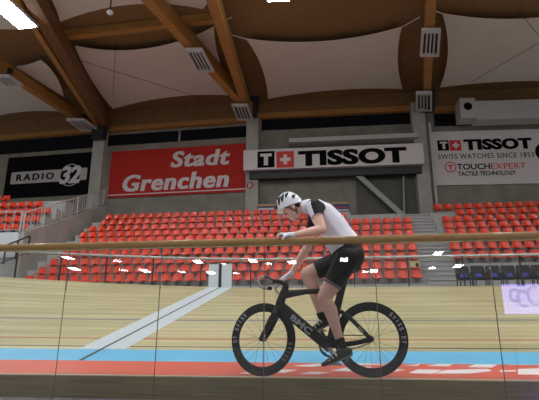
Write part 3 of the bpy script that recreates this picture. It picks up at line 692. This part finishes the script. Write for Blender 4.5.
# ------------------------------------------------------------------ far hall lamps and display seen mirrored in the glass
gn = (GT - GB).normalized().cross(Vector((1, 0, 0))); gn = gn if gn.y > 0 else -gn
def mirror(x, y):
    d = ray(x, y).normalized(); h = CAM + d * ((GB - CAM).dot(gn) / d.dot(gn)); return h, d - gn * (2 * d.dot(gn))
for (x, y) in ((68, 258), (74, 269), (145, 271), (198, 262), (211, 273), (253, 261), (292, 262.5), (344, 260), (374, 271), (438, 253.5), (458, 266.5)):
    h, d = mirror(x, y); Yf = -48.0; c = h + d * ((Yf - h.y) / d.y)
    hw, hd = .42, .95
    hall_lamp([c + Vector((-hw, -hd, -.02)), c + Vector((hw, -hd, -.02)), c + Vector((hw, hd, .02)), c + Vector((-hw, hd, .02))], 'lit lamp on the far side of the hall, seen only as a reflection', 'far hall lamps')
h, d = mirror(520, 299); c = h + d * ((-3.0 - h.y) / d.y)
r = thing('display_board', 'lit lavender display board on the infield, seen only as a reflection at the right', 'display', (c.x, c.y, -.2))
hA, dA = mirror(501.5, 284); hB, dB = mirror(545, 314)
A = hA + dA * ((c.y - hA.y) / dA.y); B = hB + dB * ((c.y - hB.y) / dB.y)
m = MB(); m.box((A.x, c.y - .05, B.z), (B.x, c.y, A.z)); obj('screen', m, 'screen_lavender', r)
W, H = B.x - A.x, A.z - B.z
m = MB()
for cx_, cz_, rx, rz_, t0, t1, th in ((.3, .62, .12, .2, 20, 330, .05), (.52, .5, .15, .25, 30, 300, .06), (.8, .6, .16, .3, 60, 320, .05)):
    P_ = []
    for i in range(15):
        a_ = math.radians(t0 + (t1 - t0) * i / 14); P_.append(Vector((A.x + W * (cx_ + rx * math.cos(a_)), c.y + .004, B.z + H * (cz_ + rz_ * math.sin(a_)))))
    m.tube(P_, th * H, 6)
m.box((A.x + W * .4, c.y, A.z - H * .1), (A.x + W * .62, c.y + .01, A.z)); obj('swirl_pattern', m, 'screen_blue', r, True)
m = MB(); m.box((A.x + .1, c.y - .12, -.2), (A.x + .16, c.y - .05, B.z + .05)); obj('leg', m, 'dark_steel', r)
m = MB(); m.box((B.x - .16, c.y - .12, -.2), (B.x - .1, c.y - .05, B.z + .05)); obj('leg', m, 'dark_steel', r)

# ------------------------------------------------------------------ track bicycle
BY = 4.655
def B_(x, y, dy=0): return at(x, y, BY) + Vector((0, dy, 0))
S = 1 / 107.8                                   # metres per image pixel at the bicycle
RH = B_(371, 340.2); FH0 = B_(262, 340.2); BBP = B_(329.5, 346.5)
R_T = .334
RH.z = track_z(0, BY) + R_T; FH0.z = RH.z
s0, s1 = B_(284.5, 283), B_(277, 313); sax = (s0 - s1).normalized()
STEER = Matrix.Translation(s1) @ Matrix.Rotation(-math.radians(18), 4, sax) @ Matrix.Translation(-s1)
bike = thing('track_bicycle', 'black carbon track bicycle with deep rims and grey frame lettering under the rider', 'bicycle', (RH.x - .5, BY, track_z(0, BY)))
fr = MB()
fr.limb([(B_(286, 286), .030, .022), (B_(280.5, 302), .042, .024), (B_(277.5, 313), .045, .024)], power=2.6)                    # head tube
fr.limb([(B_(283, 294), .05, .022), (B_(292, 293.5), .034, .021), (B_(305, 291.8), .026, .02), (B_(322, 291), .024, .019), (B_(340, 292.5), .026, .018)], power=2.6)  # top tube
fr.limb([(B_(281.5, 307), .05, .023), (B_(292, 316), .05, .023), (B_(308, 329.5), .048, .023), (B_(322, 341), .05, .024), (B_(329.5, 347), .05, .026)], power=2.8)   # down tube
fr.limb([(B_(340.5, 294), .034, .017), (B_(337.5, 306), .036, .017), (B_(335, 320), .036, .018), (B_(331.5, 336), .036, .02), (B_(329.5, 346), .044, .028)], power=2.6)   # seat tube
for s in (-1, 1):
    fr.limb([(B_(331, 345, s * .03), .028, .012), (B_(342, 344.6, s * .045), .024, .011), (B_(358, 342.4, s * .06), .02, .01), (RH + Vector((0, s * .066, 0)), .022, .008)], power=2.6)
    fr.limb([(B_(341, 311.5, s * .016), .02, .011), (B_(349, 317, s * .036), .019, .009), (B_(360, 328, s * .054), .018, .008), (RH + Vector((0, s * .064, 0)), .016, .008)], power=2.6)
fr.limb([(BBP + Vector((0, -.05, 0)), .03, .03), (BBP + Vector((0, .05, 0)), .03, .03)], lat=Vector((1, 0, 0)))
frame = obj('frame', fr, 'carbon', bike, True)
def profile_text(name, s, x, y, x2, y2, ht, off, parent, mt, **k):
    a_, b_ = B_(x, y, off), B_(x2, y2, off); u = (b_ - a_); L = u.length; u.normalize(); v = Vector((0, -1, 0)).cross(u); v = -v if v.z < 0 else v
    return obj(name, text_mb(s, a_, u, v, L, ht, depth=.003, **k), mt, parent)
profile_text('lettering', 'BMC', 289.5, 319, 309.5, 335.2, .058, -.0265, frame, 'letter_grey', bold=.03)
profile_text('seat_stay_lettering', 'BMC', 357.5, 327.5, 363, 333, .018, -.071, frame, 'letter_grey', bold=.02)
sp = MB(); sp.limb([(B_(339, 300), .032, .014), (B_(343.5, 284), .031, .014), (B_(348, 268), .028, .014)], power=2.4); obj('seatpost', sp, 'carbon', bike, True)
sd = MB(); sd.limb([(B_(328, 264.5), .014, .018), (B_(338, 264.5), .02, .03), (B_(350, 264.5), .025, .06), (B_(358, 263), .026, .072), (B_(361, 262.5), .02, .06)], power=2.4); obj('saddle', sd, 'black_cloth', bike, True)
fk = MB()
for s in (-1, 1):
    fk.limb([(B_(276.5, 313, s * .03), .032, .014), (B_(271, 323, s * .045), .028, .011), (B_(266, 332.5, s * .05), .023, .01), (FH0 + Vector((0, s * .052, 0)), .016, .008)], power=2.4)
fk.limb([(B_(278.5, 309), .04, .028), (B_(275.5, 315), .04, .045)], power=2.4)
fork = obj('fork', fk.xf(STEER), 'carbon', bike, True)
def wheel(name, C_, M, t0):
    r = bpy.data.objects.new(name, None); COL.objects.link(r); r.parent = bike; r.location = (M @ C_) - parent_loc(bike)
    e = MB(); n = 10; e.lathe(C_, [(R_T - .0115 + .0115 * math.cos(2 * math.pi * i / n), .0115 * math.sin(2 * math.pi * i / n)) for i in range(n)], 72); obj('tyre', e.xf(M), 'tyre', r, True)
    e = MB(); e.lathe(C_, [(.326, .009), (.31, .0125), (.285, .0125), (.262, .009), (.252, .004), (.252, -.004), (.262, -.009), (.285, -.0125), (.31, -.0125), (.326, -.009)], 72); obj('rim', e.xf(M), 'rim_carbon', r, True)
    e = MB()
    for i in range(20):
        a_ = 2 * math.pi * i / 20; o_ = a_ + (.9 if i % 4 < 2 else -.9); sgn = 1 if i % 2 else -1
        p = C_ + Vector((.02 * math.cos(o_), sgn * .032, .02 * math.sin(o_))); q = C_ + Vector((.256 * math.cos(a_), 0, .256 * math.sin(a_))); e.tube([p, q], .0011, 5)
    obj('spokes', e.xf(M), 'spoke_steel', r)
    e = MB(); e.tube([C_ + Vector((0, -.06, 0)), C_ + Vector((0, -.04, 0)), C_ + Vector((0, -.035, 0)), C_ + Vector((0, .035, 0)), C_ + Vector((0, .04, 0)), C_ + Vector((0, .06, 0))], [.012, .013, .024, .024, .013, .012], 16); obj('hub', e.xf(M), 'carbon', r, True)
    # lettering set around the rim, one word each side
    for wd, a0, m_ in t0:
        e = MB(); step = .062 / .29
        for i, ch in enumerate(wd):
            if ch == ' ': continue
            a_ = math.radians(a0) - (i - (len(wd) - 1) / 2) * step * .62
            rd = Vector((math.cos(a_), 0, math.sin(a_))); u = Vector((math.sin(a_), 0, -math.cos(a_)))
            text_mb(ch, C_ + rd * .272 - u * (.011 if ch != 'I' else .003) + Vector((0, -.0128, 0)), u, rd, .022 if ch != 'I' else .006, .04, depth=.001, bold=.02, mb=e)
        obj('rim_lettering', e.xf(M), m_, r)
    return r
wheel('front_wheel', FH0, STEER, [('DT SWISS', 158, 'letter_grey'), ('SWISS', -24, 'letter_dim')])
wheel('rear_wheel', RH, Matrix.Identity(4), [('SWISS DT', 22, 'letter_grey'), ('DT', 216, 'letter_dim')])
st = MB(); st.limb([(B_(285.5, 284), .022, .02), (B_(280, 281.5), .02, .017), (B_(273.5, 280.5), .022, .03)], power=2.6); obj('stem', st.xf(STEER), 'carbon', bike, True)
bar = bpy.data.objects.new('handlebar', None); COL.objects.link(bar); bar.parent = bike; bar.location = (STEER @ B_(273, 280.5)) - parent_loc(bike)
tp = MB(); tp.limb([(B_(273, 280, -.19), .012, .02), (B_(273, 280.5, 0), .013, .02), (B_(273, 280, .19), .012, .02)], lat=Vector((1, 0, 0))); obj('top_bar', tp.xf(STEER), 'carbon', bar, True)
for s in (-1, 1):
    e = MB(); e.tube([B_(273, 280, s * .185), B_(269.5, 279.6, s * .19), B_(266.8, 281.5, s * .19), B_(266, 285, s * .19), B_(267.5, 288.8, s * .19), B_(271, 290.8, s * .19), B_(277, 291.2, s * .19)], .0125, 10); dr = obj('drop', e.xf(STEER), 'letter_grey', bar, True)
    e = MB(); e.tube([B_(276, 291.1, s * .19), B_(279.5, 291.3, s * .19)], .0165, 10); obj('end_plug', e.xf(STEER), 'tyre', dr, True)
# drivetrain
CR = MB(); C_ = BBP + Vector((0, .045, 0)); n = 48
CR.lathe(C_, [(.098, .003), (.098, -.003), (.078, -.003), (.078, .003)], 48)
for i in range(5):
    a_ = 2 * math.pi * i / 5 + .3; d = Vector((math.cos(a_), 0, math.sin(a_))); CR.beam(C_ + d * .015, C_ + d * .085, .006, .018, up=Vector((0, 1, 0)))
ring = obj('chainring', CR, 'dark_steel', bike, True)
cg = MB(); cg.lathe(RH + Vector((0, .045, 0)), [(.03, .003), (.03, -.003), (.015, -.003), (.015, .003)], 24); obj('sprocket', cg, 'dark_steel', bike, True)
ch = MB(); cc = RH + Vector((0, .045, 0)); ch.tube([C_ + Vector((0, 0, .1)), cc + Vector((0, 0, .031)), cc + Vector((.031, 0, 0)), cc + Vector((0, 0, -.031)), C_ + Vector((0, 0, -.1)), C_ + Vector((-.1, 0, 0))], .005, 6, closed=True); obj('chain', ch, 'spoke_steel', bike, True)
PN = B_(336, 363, -.15); PF = B_(321, 330.5, .15)
for P_, s in ((PN, -1), (PF, 1)):
    e = MB(); e.limb([(BBP + Vector((0, s * .065, 0)), .018, .009), (P_ - Vector((0, s * .07, 0)), .013, .008)], power=2.6); obj('crank_arm', e, 'letter_grey' if s < 0 else 'dark_steel', bike, True)
    e = MB(); e.limb([(P_ + Vector((-.045, 0, 0)), .008, .03), (P_ + Vector((.04, 0, 0)), .01, .03)], power=4); e.tube([P_ - Vector((0, s * .08, 0)), P_], .007); obj('pedal', e, 'letter_grey', bike, True)

# ------------------------------------------------------------------ rider
V = Vector
RY_ = Vector((0, 1, 0))
hipN, kneeN, ankN = B_(348.5, 258, -.10), B_(324.5, 298, -.10), B_(340.5, 342.5, -.115)
hipF, kneeF, ankF = B_(347, 258, .10), B_(306.5, 272.5, .10), B_(321.5, 316, .115)
shN, elN, wrN = B_(315, 210.5, -.19), at(322, 229.3, 4.40), at(292.5, 235.2, 4.345)
shF, elF, wrF = B_(315, 210, .19), B_(305.5, 244, .24), B_(289.5, 271.5, .19)
spine = [(B_(352.5, 265), .08, .13), (B_(349.5, 255), .135, .17), (B_(345, 245.8), .146, .165), (B_(337.5, 236), .142, .158), (B_(331, 224), .128, .168), (B_(322.5, 214.5), .118, .18), (B_(315, 208), .085, .14), (B_(309, 205.8), .06, .062)]
hc = B_(291.5, 207); th = math.radians(42); FW = V((-math.cos(th), 0, -math.sin(th))); UH = V((-math.sin(th), 0, math.cos(th)))
bd = MB()
bd.limb(spine, n=24)
bd.limb([(B_(311, 207), .064, .066), (B_(305, 206.5), .056, .056), (B_(298, 209), .056, .056)], n=16)
def leg(h, k, a_, side):
    m1 = h.lerp(k, .35); m2 = h.lerp(k, .75); c1_ = k.lerp(a_, .28); c2_ = k.lerp(a_, .62); back = V((.012, 0, 0))
    bd.limb([(h, .115, .095), (m1, .098, .088), (m2, .082, .072), (k, .067, .062)], n=18)
    bd.limb([(k, .067, .06), (k.lerp(a_, .1), .064, .057), (c1_ + back * 1.2, .064, .056), (c2_ + back * .6, .048, .043), (a_, .036, .033)], n=18)
leg(hipN, kneeN, ankN, -1); leg(hipF, kneeF, ankF, 1)
bd.ball(B_(354.5, 257, -.075), (V((.088, 0, 0)), V((0, .095, 0)), V((0, 0, .1)))); bd.ball(B_(354.5, 257, .075), (V((.088, 0, 0)), V((0, .095, 0)), V((0, 0, .1))))
def arm(s, e, w):
    bd.limb([(s, .062, .06), (s.lerp(e, .45), .052, .05), (e, .043, .041)], n=16)
    bd.limb([(e, .043, .041), (e.lerp(w, .25), .044, .042), (e.lerp(w, .65), .034, .031), (w, .026, .029)], n=16)
arm(shN, elN, wrN); arm(shF, elF, wrF)
# hands: palm, four bent fingers and a thumb each
kn = at(283, 235.0, 4.336); 
bd.limb([(wrN, .022, .028), (wrN.lerp(kn, .5), .02, .038), (kn, .017, .043)], n=12)
for j in range(4):
    yo = (-.032, -.011, .011, .031)[j]; ln = (.82, 1.0, 1.06, .95)[j]
    b0 = kn + V((.004, yo, -.002)); b1 = b0 + V((-.034 * ln, -.012, .004)); b2 = b1 + V((-.018 * ln, -.024, -.016)); b3 = b2 + V((.002, -.008, -.030 * ln))
    bd.limb([(b0, .0105, .0105), (b1, .0095, .0095), (b2, .009, .009), (b3, .0075, .0075)], n=8)
tb = wrN.lerp(kn, .55) + V((0, -.034, -.004)); bd.limb([(tb, .013, .013), (tb + V((-.022, -.016, -.014)), .011, .011), (tb + V((-.036, -.016, -.04)), .0085, .0085)], n=8)
hb = STEER @ B_(273, 280, .15)                                 # far hand closes on the bar
kf = hb + V((.008, 0, .026))
bd.limb([(wrF, .024, .028), (wrF.lerp(kf, .55), .021, .038), (kf, .017, .042)], n=12)
for j in range(4):
    yo = (-.03, -.01, .01, .03)[j]; b0 = kf + V((0, yo, 0)); b1 = b0 + V((-.03, 0, -.006)); b2 = b1 + V((-.006, 0, -.026)); b3 = b2 + V((.02, 0, -.016))
    bd.limb([(b0, .0105, .0105), (b1, .0098, .0098), (b2, .009, .009), (b3, .008, .008)], n=8)
tb = wrF.lerp(kf, .5) + V((0, -.034, 0)); bd.limb([(tb, .013, .013), (tb + V((-.012, -.014, -.03)), .011, .011), (tb + V((-.03, -.012, -.05)), .009, .009)], n=8)
# head
bd.ball(hc + UH * .012 - FW * .012, (FW * .098, RY_ * .077, UH * .105), n=24, k=16)
bd.ball(hc + FW * .03 - UH * .06, (FW * .068, RY_ * .06, UH * .066), n=20, k=12)
bd.ball(hc + FW * .062 - UH * .104, (FW * .03, RY_ * .03, UH * .024))
bd.limb([(hc + FW * .085 + UH * .022, .011, .012), (hc + FW * .122 - UH * .024, .014, .014), (hc + FW * .106 - UH * .038, .012, .019)], n=10)
bd.ball(hc + FW * .075 + UH * .03, (FW * .022, RY_ * .058, UH * .013))
bd.ball(hc + FW * .084 - UH * .066, (FW * .014, RY_ * .026, UH * .008)); bd.ball(hc + FW * .08 - UH * .08, (FW * .014, RY_ * .024, UH * .009))
for s in (-1, 1):
    bd.ball(hc + RY_ * (s * .052) + FW * .06 - UH * .03, (FW * .026, RY_ * .022, UH * .022))
    e_ = hc + RY_ * (s * .082) - FW * .008 - UH * .022
    bd.ball(e_, (FW * .022 - UH * .006, RY_ * .013, UH * .034)); 
rb = V((hipN.x, BY, track_z(0, BY)))
rider = thing('person', 'helmeted cyclist in white jersey and black shorts on the bicycle, one hand on the rail', 'person', rb)
body = obj('body', bd, 'skin', rider, True)
md = body.modifiers.new('r', 'REMESH'); md.mode = 'VOXEL'; md.voxel_size = .0058; md.use_smooth_shade = True
ms = body.modifiers.new('s', 'SMOOTH'); ms.factor = .5; ms.iterations = 4
dg = bpy.context.evaluated_depsgraph_get(); dg.update()
nm = bpy.data.meshes.new_from_object(body.evaluated_get(dg)); body.modifiers.clear(); old = body.data; body.data = nm; bpy.data.meshes.remove(old); nm.name = 'body'
nm.materials.clear(); nm.materials.append(MATS['skin'])
for p_ in nm.polygons: p_.use_smooth = True
nv = len(nm.vertices); co = np.empty(nv * 3); nm.vertices.foreach_get('co', co); co = co.reshape(-1, 3) + np.array(rb)
no = np.empty(nv * 3); nm.vertices.foreach_get('normal', no); no = no.reshape(-1, 3)
faces = [tuple(p_.vertices) for p_ in nm.polygons]
def seg(a_, b_):
    a_, b_ = np.array(a_), np.array(b_); d_ = b_ - a_; t_ = ((co - a_) @ d_) / (d_ @ d_); tc_ = np.clip(t_, 0, 1)
    return np.linalg.norm(co - (a_ + tc_[:, None] * d_), axis=1), t_
bones = {'t0': (spine[0][0], spine[1][0], .12), 't1': (spine[1][0], spine[3][0], .14), 't2': (spine[3][0], spine[5][0], .15), 't3': (spine[5][0], spine[7][0], .10), 'nk': (B_(308, 205.8), B_(298, 209), .056), 'hd': (hc - UH * .05, hc + UH * .06, .09),
         'thN': (hipN, kneeN, .09), 'sN': (kneeN, ankN, .055), 'thF': (hipF, kneeF, .09), 'sF': (kneeF, ankF, .055), 'uN': (shN, elN, .05), 'fN': (elN, wrN, .036), 'uF': (shF, elF, .05), 'fF': (elF, wrF, .036), 'hN': (wrN, kn + (kn - wrN) * 1.2, .03), 'hF': (wrF, kf + (kf - wrF) * .6, .03)}
D = {}; T_ = {}
for k_, (a_, b_, r_) in bones.items(): D[k_], T_[k_] = seg(a_, b_); D[k_] = D[k_] / r_
names = list(bones); near = np.array(names)[np.argmin(np.stack([D[k_] for k_ in names]), axis=0)]
is_ = lambda *k_: np.isin(near, k_)
def garment(name, mask, off, mt, label=None, bump=None):
    fs = [f_ for f_ in faces if mask[list(f_)].all()]
    ids = sorted({i for f_ in fs for i in f_}); mp_ = {v_: i for i, v_ in enumerate(ids)}
    ofs = np.full(nv, off) if bump is None else off + bump
    P_ = co + no * ofs[:, None] - np.array(rb); Q_ = co + no * (-.002) - np.array(rb)
    # outer shell plus a turned-in hem
    cnt = {}
    for f_ in fs:
        for a_, b_ in zip(f_, f_[1:] + f_[:1]): cnt[(a_, b_)] = 1
    edge = [(a_, b_) for (a_, b_) in cnt if (b_, a_) not in cnt]
    vs = [tuple(P_[i]) for i in ids]; ei = sorted({i for e_ in edge for i in e_}); mq = {v_: len(vs) + i for i, v_ in enumerate(ei)}; vs += [tuple(Q_[i]) for i in ei]
    F_ = [tuple(mp_[i] for i in f_) for f_ in fs] + [(mp_[b_], mp_[a_], mq[a_], mq[b_]) for a_, b_ in edge]
    me = bpy.data.meshes.new(name); me.from_pydata(vs, [], F_); me.materials.append(MATS[mt])
    for p_ in me.polygons: p_.use_smooth = True
    me.update(); o_ = bpy.data.objects.new(name, me); COL.objects.link(o_); o_.parent = rider
    if label: o_['label'] = label
    return o_
# waist line across the torso
wl = np.array(B_(342.5, 247)); wn = np.array((spine[4][0] - spine[1][0]).normalized()); above = (co - wl) @ wn
torso = is_('t0', 't1', 't2', 't3')
fold = np.sin(co[:, 0] * 60 + co[:, 2] * 45 + 2 * np.sin(co[:, 1] * 20)) * .0022
sleeve = (is_('uN') & (T_['uN'] < .46)) | (is_('uF') & (T_['uF'] < .5)) | (torso & ((np.linalg.norm(co - np.array(shN), axis=1) < .11) | (np.linalg.norm(co - np.array(shF), axis=1) < .11)))
arms_up = (is_('uN') & (T_['uN'] < .46)) | (is_('uF') & (T_['uF'] < .5))
jer = (torso & (above > -.015)) | arms_up | (is_('nk') & (T_['nk'] < .12))
garment('jersey', jer, .009, 'jersey_white', bump=fold)
garment('sleeve_panel', sleeve & (co[:, 1] < BY), .0125, 'black_cloth'); garment('sleeve_panel', sleeve & (co[:, 1] > BY), .0125, 'black_cloth')
shn = np.array(shN); eln = np.array(elN); ax_ = (eln - shn) / np.linalg.norm(eln - shn); rel = co - shn
patchm = sleeve & (co[:, 1] < BY - .12) & (T_['uN'] > -.1) & (T_['uN'] < .47) & (no[:, 0] < -.35) & (no[:, 1] < -.2)
garment('sleeve_badge', patchm, .0145, 'jersey_white', 'white badge on the black sleeve')
sho = (torso & (above < .02)) | (is_('thN') & (T_['thN'] < .70)) | (is_('thF') & (T_['thF'] < .78))
garment('shorts', sho | (is_('thN') & (T_['thN'] < .70) & (above < .02)), .006, 'black_cloth')
garment('hem_band', (is_('thN') & (T_['thN'] > .645) & (T_['thN'] < .715)) | (is_('thF') & (T_['thF'] > .75) & (T_['thF'] < .785)), .0085, 'grey_cloth')
garment('sock', (is_('sN') & (T_['sN'] > .9)) | (is_('sF') & (T_['sF'] > .9)), .006, 'black_cloth')
gl = (is_('hN') & (T_['hN'] > -.25) & (T_['hN'] < .62)) | (is_('fN') & (T_['fN'] > .93))
garment('glove', gl, .004, 'glove_white')
garment('glove', (is_('hF') & (T_['hF'] > -.25) & (T_['hF'] < .8)) | (is_('fF') & (T_['fF'] > .93)), .004, 'glove_white')
# hair at the nape and temples, under the helmet
hr = np.linalg.norm(co - np.array(hc), axis=1); relh = co - np.array(hc); fwd_ = relh @ np.array(FW); up_ = relh @ np.array(UH)
garment('hair', is_('hd') & (((fwd_ < .02) & (up_ > -.01)) | ((fwd_ < -.03) & (up_ > -.065))), .004, 'hair')
# eyes
for s in (-1, 1):
    e = MB(); c_ = hc + FW * .078 + RY_ * (s * .034) + UH * .004; e.ball(c_, (FW * .009, RY_ * .012, UH * .007)); ey = obj('eye', e, 'eye_white', rider, True)
    e = MB(); e.ball(c_ + FW * .006, (FW * .005, RY_ * .006, UH * .006)); obj('iris', e, 'black_ink', ey, True)
# helmet: tilted less than the face
t2 = math.radians(24); HF = V((-math.cos(t2), 0, -math.sin(t2))); HU = V((-math.sin(t2), 0, math.cos(t2))); hq = B_(290.6, 207.5); HH = .17
hel = bpy.data.objects.new('helmet', None); COL.objects.link(hel); hel.parent = rider; hel.location = hq - rb
def dome(A, W_, H_, lo=0.0, n=28, k=9):
    e = []
    for i in range(k + 1):
        a_ = math.radians(lo) + (math.pi / 2 - math.radians(lo)) * i / k * .985
        e.append([hq + HF * (A * math.cos(a_) * math.cos(2 * math.pi * j / n)) + RY_ * (W_ * math.cos(a_) * math.sin(2 * math.pi * j / n)) + HU * (H_ * math.sin(a_)) for j in range(n)])
    m_ = MB(); m_.loft(e); return m_
def hsurf(az, el, k):                 # point on the shell: az 0 = front, el 0 = rim; k scales outwards
    A = .143 if abs(az) < math.pi / 2 else .135
    return hq + HF * (A * k * math.cos(el) * math.cos(az)) + RY_ * (.1 * k * math.cos(el) * math.sin(az)) + HU * (HH * k * math.sin(el))
e = MB(); rg = []
for i in range(12):
    el = math.pi / 2 * i / 11 * .99; rg.append([hsurf(2 * math.pi * j / 36 - math.pi + 1e-4, el, 1) for j in range(36)])
e.loft(rg); obj('shell', e, 'helmet_white', hel, True)
for s_ in (-1, 1):
    for (fa, za), (fb, zb_), wv in (((.88, .1), (.72, .58), .013), ((.66, .3), (.3, .82), .016), ((.36, .36), (.02, .86), .015), ((.02, .5), (-.32, .8), .013), ((-.45, .28), (-.72, .5), .014), ((.62, .68), (.1, .985), .011)):
        e = MB(); secs = []
        for i in range(9):
            k_ = i / 8; fx_ = fa + (fb - fa) * k_ + .05 * math.sin(math.pi * k_); zz = za + (zb_ - za) * k_ + .05 * math.sin(math.pi * k_); g_ = math.hypot(fx_, zz)
            if g_ > .985: fx_, zz = fx_ / g_ * .985, zz / g_ * .985
            fy = math.sqrt(1 - fx_ * fx_ - zz * zz); A = .143 if fx_ > 0 else .135
            nrm = (HF * (fx_ / A) + RY_ * (s_ * fy / .1) + HU * (zz / HH)).normalized()
            secs.append((hq + HF * (A * fx_) + RY_ * (s_ * .1 * fy) + HU * (HH * zz) - nrm * .001, max(.003, 1.2 * wv * math.sin(math.pi * (i + .6) / 9.2)), .005, nrm))
        rings = []
        for i, (p_, a_, b_, nrm) in enumerate(secs):
            t_ = (secs[min(i + 1, 8)][0] - secs[max(i - 1, 0)][0]).normalized(); l_ = t_.cross(nrm).normalized()
            rings.append([p_ + l_ * (a_ * math.cos(2 * math.pi * j / 10)) + nrm * (b_ * math.sin(2 * math.pi * j / 10)) for j in range(10)])
        e.loft(rings); obj('vent', e, 'helmet_black', hel, True)
e = MB(); ringp = []
for i in range(36):
    a_ = 2 * math.pi * i / 36; ringp.append(hq + HF * (.137 * math.cos(a_)) + RY_ * (.097 * math.sin(a_)) + HU * (.004 + .010 * math.cos(a_)))
e.tube(ringp, .010, 8, closed=True); obj('rim_band', e, 'helmet_white', hel, True)
e = MB()
ea = hc - RY_ * .083
e.tube([hq + HF * .05 - RY_ * .092, ea + FW * .03 - UH * .01, hc - RY_ * .07 - UH * .09 + FW * .0, hc - RY_ * .0 - UH * .125 + FW * .03, hc + RY_ * .07 - UH * .09, hq + HF * .05 + RY_ * .092], .005, 6)
e.tube([hq - HF * .06 - RY_ * .09, ea - FW * .03 - UH * .03, hc - RY_ * .07 - UH * .09], .005, 6); obj('chin_strap', e, 'helmet_black', hel, True)
# shoes
def shoe(ank, pedal, s, ang):
    a_ = math.radians(ang); f_ = V((-math.cos(a_), 0, -math.sin(a_))); u_ = V((-math.sin(a_), 0, math.cos(a_)))
    base = pedal + u_ * .035
    r_ = bpy.data.objects.new('shoe', None); COL.objects.link(r_); r_.parent = rider; r_.location = base - rb
    e_ = MB(); e_.limb([(base - f_ * .155 + u_ * .022, .034, .026), (base - f_ * .12 + u_ * .03, .046, .033), (base - f_ * .06 + u_ * .03, .046, .036), (base + u_ * .016, .034, .043), (base + f_ * .06 + u_ * .006, .025, .044), (base + f_ * .11, .017, .03)], n=16)
    e_.limb([(base - f_ * .1 + u_ * .04, .04, .034), (ank + V((0, 0, .02)), .041, .039)], n=14, dome=False); up = obj('upper', e_, 'shoe_black', r_, True)
    e_ = MB(); e_.limb([(base - f_ * .16 - u_ * .012, .009, .026), (base - f_ * .06 - u_ * .014, .008, .03), (base + u_ * -.018, .009, .042), (base + f_ * .1 - u_ * .012, .008, .032)], n=12, power=3); obj('sole', e_, 'letter_dim', r_, True)
    e_ = MB()
    for q_ in (-.035, .0, .035):
        e_.limb([(base + f_ * q_ + u_ * (.045 - q_ * .5), .008, .03), (base + f_ * (q_ + .006) + u_ * (.022 - q_ * .3) + RY_ * (-.042), .009, .004)], n=8, lat=f_)
    obj('strap', e_, 'glove_white', r_, True)
    return r_
shoe(ankN, PN, -1, 20); shoe(ankF, PF, 1, 20)
